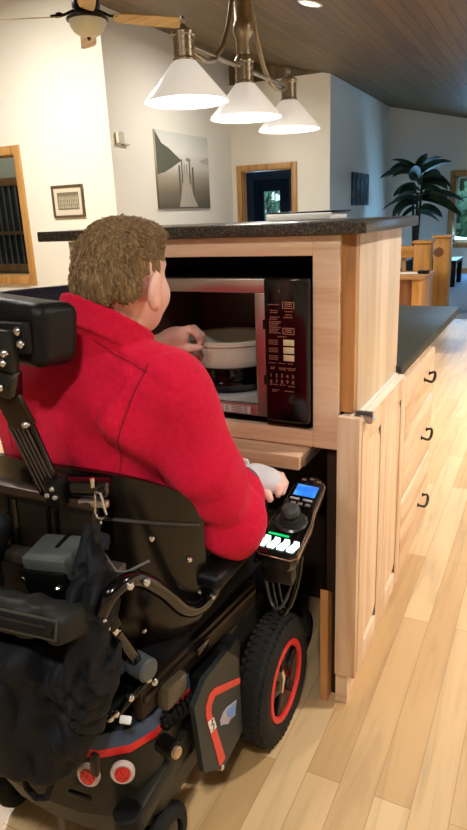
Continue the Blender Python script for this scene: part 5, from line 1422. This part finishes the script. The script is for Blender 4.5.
# seams: armhole and yoke
def seam(pts, nrm_pt, w=0.0060, dep=0.0050):
    a, b, c2 = [np.array(p) for p in pts]; n_ = np.cross(b - a, c2 - a); n_ = n_ / np.linalg.norm(n_)
    cen = (a + b + c2) / 3
    def f(P):
        dd_ = (P[0] - a[0]) * n_[0] + (P[1] - a[1]) * n_[1] + (P[2] - a[2]) * n_[2]
        rr = (P[0] - nrm_pt[0]) ** 2 + (P[1] - nrm_pt[1]) ** 2 + (P[2] - nrm_pt[2]) ** 2
        return dep * np.exp(-(dd_ / w) ** 2) * np.exp(-(rr / 0.020) ** 3)
    return f
J.put(seam([(-0.635, 0.93, 1.08), (-0.690, 0.865, 0.975), (-0.700, 0.87, 0.90)], (-0.67, 0.90, 0.99)), (-0.9, 0.78, 0.75), (-0.5, 1.1, 1.2), 0.001, 'add')
J.put(seam([(-0.745, 0.885, 1.125), (-0.690, 0.885, 1.095), (-0.635, 0.93, 1.07)], (-0.70, 0.89, 1.09)), (-0.9, 0.78, 0.95), (-0.5, 1.1, 1.2), 0.001, 'add')
# stand-up collar: a wall around the neck
ca, cb_ = np.array((-0.783, 0.945, 1.07)), np.array((-0.748, 0.985, 1.20))
cax = (cb_ - ca) / np.linalg.norm(cb_ - ca)
def collar(P):
    q = [P[i] - ca[i] for i in range(3)]
    t = q[0] * cax[0] + q[1] * cax[1] + q[2] * cax[2]
    e = [q[i] - t * cax[i] for i in range(3)]
    rad = np.sqrt(e[0] ** 2 + (e[1]) ** 2 + e[2] ** 2)
    wall_ = np.abs(rad - (0.090 - 0.02 * t)) - 0.0075
    top = (P[2] - (1.222 - 0.58 * (P[1] - 0.88) - 0.28 * np.maximum(P[0] + 0.79, -0.02)))
    bot = -(top + 0.062)
    return np.maximum(np.maximum(wall_, top), bot)
J.put(collar, (-0.91, 0.82, 1.02), (-0.61, 1.12, 1.24), 0.004)
J.cap((-0.783, 0.945, 1.03), (-0.760, 0.970, 1.15), 0.088, 0.086, 0.01)
J.cap((-0.775, 0.955, 1.09), (-0.745, 0.99, 1.22), 0.074, 0.075, 0.005, 's')
def above_collar(P):
    q = [P[i] - ca[i] for i in range(3)]
    t = q[0] * cax[0] + q[1] * cax[1] + q[2] * cax[2]
    rad = np.sqrt(sum((q[i] - t * cax[i]) ** 2 for i in range(3)))
    return np.maximum((1.222 - 0.58 * (P[1] - 0.88) - 0.28 * np.maximum(P[0] + 0.79, -0.02)) - P[2], rad - 0.110)
J.put(above_collar, (-0.91, 0.82, 1.04), (-0.61, 1.12, 1.26), 0.004, 's')
# open hem and cuffs
J.put(lambda P: 0.60 + 0.02 * np.sin(P[0] * 9) - P[2], (-1.2, 0.78, 0.5), (-0.42, 1.46, 0.66), 0.01, 'u') if False else None
def hem(P): return P[2] - (0.602 + 0.010 * np.sin(P[0] * 14))
J.put(hem, (-1.2, 0.78, 0.50), (-0.42, 1.46, 0.60), 0.01, 's')
fleece = NT('red_fleece')
fv = fleece.coord()
fleece.set(Base_Color=fleece.mix(fleece.noise(fv, 90, 4), lin((190, 14, 48)), lin((222, 30, 68))), Roughness=0.95, Specular_IOR_Level=0.15, Sheen_Weight=0.12, Sheen_Roughness=0.5, Sheen_Tint=(1.0, 0.45, 0.5, 1))
fleece.bump(fleece.noise(fv, 420, 3), 0.5, 0.0025)
jacket = J.mb().build('fleece_jacket', fleece.m, person, smooth=80)
from mathutils.bvhtree import BVHTree
jm_ = jacket.data; off_ = Vector(pe_c)
bvh = BVHTree.FromPolygons([v.co + off_ for v in jm_.vertices], [tuple(q.vertices) for q in jm_.polygons])
seam_m = plain('seam_red', (142, 6, 32), 0.95, var=0.1)
def seam_line(pts, d, n=14, r=0.0014):
    out = []
    for i in range(len(pts) - 1):
        for k in range(n):
            q = Vector(pts[i]).lerp(Vector(pts[i + 1]), k / n)
            hit = bvh.ray_cast(q - Vector(d) * 0.4, Vector(d))
            if hit[0] is not None: out.append(hit[0] - hit[1] * 0.0004 if hit[1].dot(Vector(d)) > 0 else hit[0] + hit[1] * 0.0002)
    if len(out) > 3: MB().tube(out, r, 6).build('seam', seam_m, person)
BK = Vector((-0.45, 0.85, -0.28)).normalized()
def cp_(x, y, yy):
    """point at depth yy seen along a sight line given by its slope pair"""
    return (x, yy, y)
seam_line([(-0.628, 0.9, 1.085), (-0.665, 0.9, 1.02), (-0.690, 0.9, 0.95), (-0.700, 0.9, 0.88), (-0.692, 0.9, 0.82)], (-0.35, 0.93, -0.05))
seam_line([(-0.97, 0.9, 1.075), (-0.935, 0.9, 1.00), (-0.92, 0.9, 0.90)], (0.1, 0.99, -0.05))
seam_line([(-0.735, 0.9, 1.115), (-0.70, 0.9, 1.10), (-0.66, 0.9, 1.085), (-0.628, 0.9, 1.070)], (-0.2, 0.75, -0.63))
# shirt cuff at the left wrist
MB().cyl((-0.937, 1.328, 0.978), (-0.919, 1.364, 1.010), 0.036, 0.034, 24, 0.004).build('white_cuff', plain('white_cuff', (226, 220, 224), 0.8), person)
# brace on the right wrist
Bq = SDF((-0.66, 1.08, 0.68), (-0.48, 1.29, 0.82), 0.004)
Bq.chain([(-0.577, 1.145, 0.746), (-0.566, 1.195, 0.754)], [0.039, 0.036], 0.01)
Bq.ell((-0.548, 1.204, 0.755), (0.042, 0.034, 0.028), 0.012)
Bq.ell((-0.530, 1.190, 0.752), (0.032, 0.034, 0.026), 0.015)
brc = Bq.mb().build('wrist_brace', plain('white_brace', (214, 214, 220), 0.7, var=0.06), person, smooth=60)
m = MB(); m.lathe([(0.0395, -0.012), (0.0425, -0.010), (0.0425, 0.010), (0.0395, 0.012), (0.035, 0.0)], (-0.574, 1.166, 0.750), (0.22, 0.95, 0.16), 28, close=True)
m.build('brace_strap', plain('grey_strap', (80, 78, 78), 0.6), brc)
MB().tube([(-0.600, 1.150, 0.782), (-0.628, 1.175, 0.790), (-0.618, 1.210, 0.792), (-0.592, 1.212, 0.788), (-0.578, 1.190, 0.787)], 0.0055, 8).build('brace_loop', M['white'], brc)

# ---- jeans
D = SDF((-1.05, 0.80, 0.15), (-0.57, 1.66, 0.74), 0.007)
D.ell((-0.812, 1.00, 0.585), (0.178, 0.142, 0.100), 0.03)
for s in (-1, 1):
    hx_ = -0.812 + s * 0.088; kx = -0.812 + s * 0.105
    D.chain([(hx_, 1.00, 0.575), (kx, 1.40, 0.605)], [0.094, 0.070], 0.03)
    D.chain([(kx, 1.40, 0.600), (kx, 1.475, 0.34), (kx, 1.54, 0.215)], [0.069, 0.062, 0.056], 0.03)
D.put(lambda P: 0.003 * np.sin(60 * P[1] + 20 * P[2]) * np.sin(25 * P[0] + 14 * P[2]), (-1.05, 0.8, 0.15), (-0.57, 1.66, 0.74), 0.001, 'add')
D.put(lambda P: P[2] - 0.185, (-1.05, 0.8, 0.1), (-0.57, 1.66, 0.185), 0.005, 's')
denim = plain('dark_denim', (30, 40, 74), 0.85, var=0.25, scale=120, bump=0.3, bscale=600)
D.mb().build('jeans', denim, person, smooth=60)
for s in (-1, 1):
    kx = -0.812 + s * 0.105
    F_ = SDF((kx - 0.07, 1.46, 0.10), (kx + 0.07, 1.80, 0.26), 0.006)
    F_.chain([(kx, 1.545, 0.175), (kx, 1.66, 0.155), (kx, 1.715, 0.152)], [0.046, 0.041, 0.034], 0.02)
    F_.rbox((kx, 1.625, 0.130), (0.044, 0.125, 0.014), 0.010, 0.015)
    sh_ = F_.mb().build('shoe', plain('black_shoe', (24, 24, 26), 0.5), person, smooth=60)
    MB().box(kx - 0.043, kx + 0.043, 1.505, 1.745, 0.1155, 0.124, 0.004).build('sole', rubber, sh_)

# ---- hair
Hh = SDF((-0.88, 0.86, 1.10), (-0.61, 1.13, 1.38), 0.0028)
Hh.ell(hp(0, -0.014, 0.014), (0.0755, 0.0965, 0.0860), 0.02, rot=Euler((R(-4), R(3), R(2))))
Hh.ell(hp(0, -0.050, -0.030), (0.072, 0.058, 0.060), 0.03)
Hh.ell(hp(0, 0.030, 0.070), (0.068, 0.060, 0.030), 0.03)
def hairline(P):
    # keep above a line running from the nape forward over the ears to the forehead
    q = [P[i] - HC[i] for i in range(3)]
    x, y, z = [sum(HR[i][k] * q[i] for i in range(3)) for k in range(3)]
    sm1 = np.clip((y + 0.062) / 0.026, 0, 1); sm1 = sm1 * sm1 * (3 - 2 * sm1)
    lim = -0.045 + 0.049 * sm1 + 1.5 * np.clip(y - 0.036, 0, 1)
    lim = lim + 0.006 * np.sin(x * 160) * np.sin(y * 130 + 1.0)
    # cut around the ears
    ear = 0.0
    return np.maximum(z - lim - ear * 1.4, 0) * 0 + (z - lim - ear)
Hh.put(hairline, (-0.88, 0.86, 1.08), (-0.61, 1.13, 1.38), 0.006, 's') if False else None
def cut(P): return -(-hairline(P))
class _T: pass
# remove what lies below the hairline
sl, P = Hh.sub((-0.9, 0.8, 1.0), (-0.6, 1.2, 1.4))
Hh.d[sl] = np.maximum(Hh.d[sl], -hairline(P) * 0.9)
rng = np.random.default_rng(2)
def tufts(P):
    q = [P[i] - HC[i] for i in range(3)]
    x, y, z = [sum(HR[i][k] * q[i] for i in range(3)) for k in range(3)]
    az = np.arctan2(x, -y); w = np.sin(9 * az + 26 * z + 2.5 * np.sin(40 * z)) * 0.5 + np.sin(23 * az - 60 * z + 3 * np.sin(60 * x)) * 0.5
    fine = np.sin(47 * az + 50 * z + 4 * np.sin(90 * y)) * 0.6 + np.sin(150 * x + 120 * y) * 0.4
    return 0.0026 * w + 0.0013 * fine
Hh.put(tufts, (-0.9, 0.8, 1.0), (-0.6, 1.2, 1.4), 0.001, 'add')
hair = NT('brown_hair')
hvv = hair.coord((1, 1, 0.25)); n1 = hair.noise(hvv, 190, 4, 0.6, 0.8); n2 = hair.noise(hair.coord(), 26, 3)
hc = hair.ramp(n1, [(0.30, (78, 58, 36)), (0.50, (136, 108, 72)), (0.70, (182, 152, 108))])
hair.set(Base_Color=hair.mix(hair.math('MULTIPLY', n2, 0.4), hc, lin((100, 78, 52))), Roughness=0.6, Specular_IOR_Level=0.3)
hair.bump(n1, 0.9, 0.004)
hm = Hh.mb()
hv = np.array(hm.v); rng = np.random.default_rng(5)
crown = np.array(hp(0.01, -0.055, 0.098)); hc0 = np.array(HC)
pick = rng.choice(len(hv), 2600, replace=False)
for i in pick:
    q = hv[i]; nrm = q - (hc0 + np.array((0, 0, -0.01))); nrm /= np.linalg.norm(nrm)
    fl_ = q - crown; fl_ = fl_ + 0.35 * np.cross(nrm, fl_); fl_ -= nrm * (fl_ @ nrm)
    ln = np.linalg.norm(fl_)
    if ln < 1e-4: continue
    yl = float((Vector(q) - HC) @ (HR @ Vector((0, 1, 0)))) if False else float((Vector(q) - HC).dot(HR @ Vector((0, 1, 0)))); zl = float((Vector(q) - HC).dot(HR @ Vector((0, 0, 1))))
    if yl > -0.055 and zl < 0.03: continue
    fl_ = fl_ / ln + rng.normal(0, 0.20, 3); fl_ -= nrm * (fl_ @ nrm); fl_ /= np.linalg.norm(fl_)
    L_ = rng.uniform(0.008, 0.014) * (0.6 if q[2] < 1.20 else 1.0); w_ = rng.uniform(0.0012, 0.0026)
    sd = np.cross(nrm, fl_)
    a = q - nrm * 0.002 - fl_ * 0.004; tip = q + fl_ * L_ + nrm * rng.uniform(-0.0005, 0.0028)
    mid = q + fl_ * L_ * 0.45 + nrm * 0.0016
    hm.add([a - sd * w_, a + sd * w_, mid - sd * w_ * 0.8, mid + sd * w_ * 0.8, mid + nrm * 0.0016, tip, a - nrm * 0.002], [(0, 1, 3, 4), (0, 4, 2), (2, 4, 5), (4, 3, 5), (2, 5, 3), (0, 2, 3, 1)])
hm.build('hair', hair.m, person, smooth=60)
for s in (-1, 1):
    MB().ball(hp(s * 0.030, 0.0775, 0.002), 0.0105, 16, 10).build('eye', plain('eye_white', (226, 222, 216), 0.2), person)
    MB().lathe([(0.0, 0.0109), (0.0045, 0.0098), (0.0045, 0.009), (0, 0.009)], hp(s * 0.030, 0.0775, 0.002), HR @ Vector((0, 1, 0)), 14).build('iris', plain('grey_iris', (70, 84, 92), 0.2), person)
    MB().tube([hp(s * 0.014, 0.094, 0.020), hp(s * 0.030, 0.093, 0.024), hp(s * 0.046, 0.080, 0.019)], [0.003, 0.0036, 0.002], 8).build('eyebrow', hair.m, person)
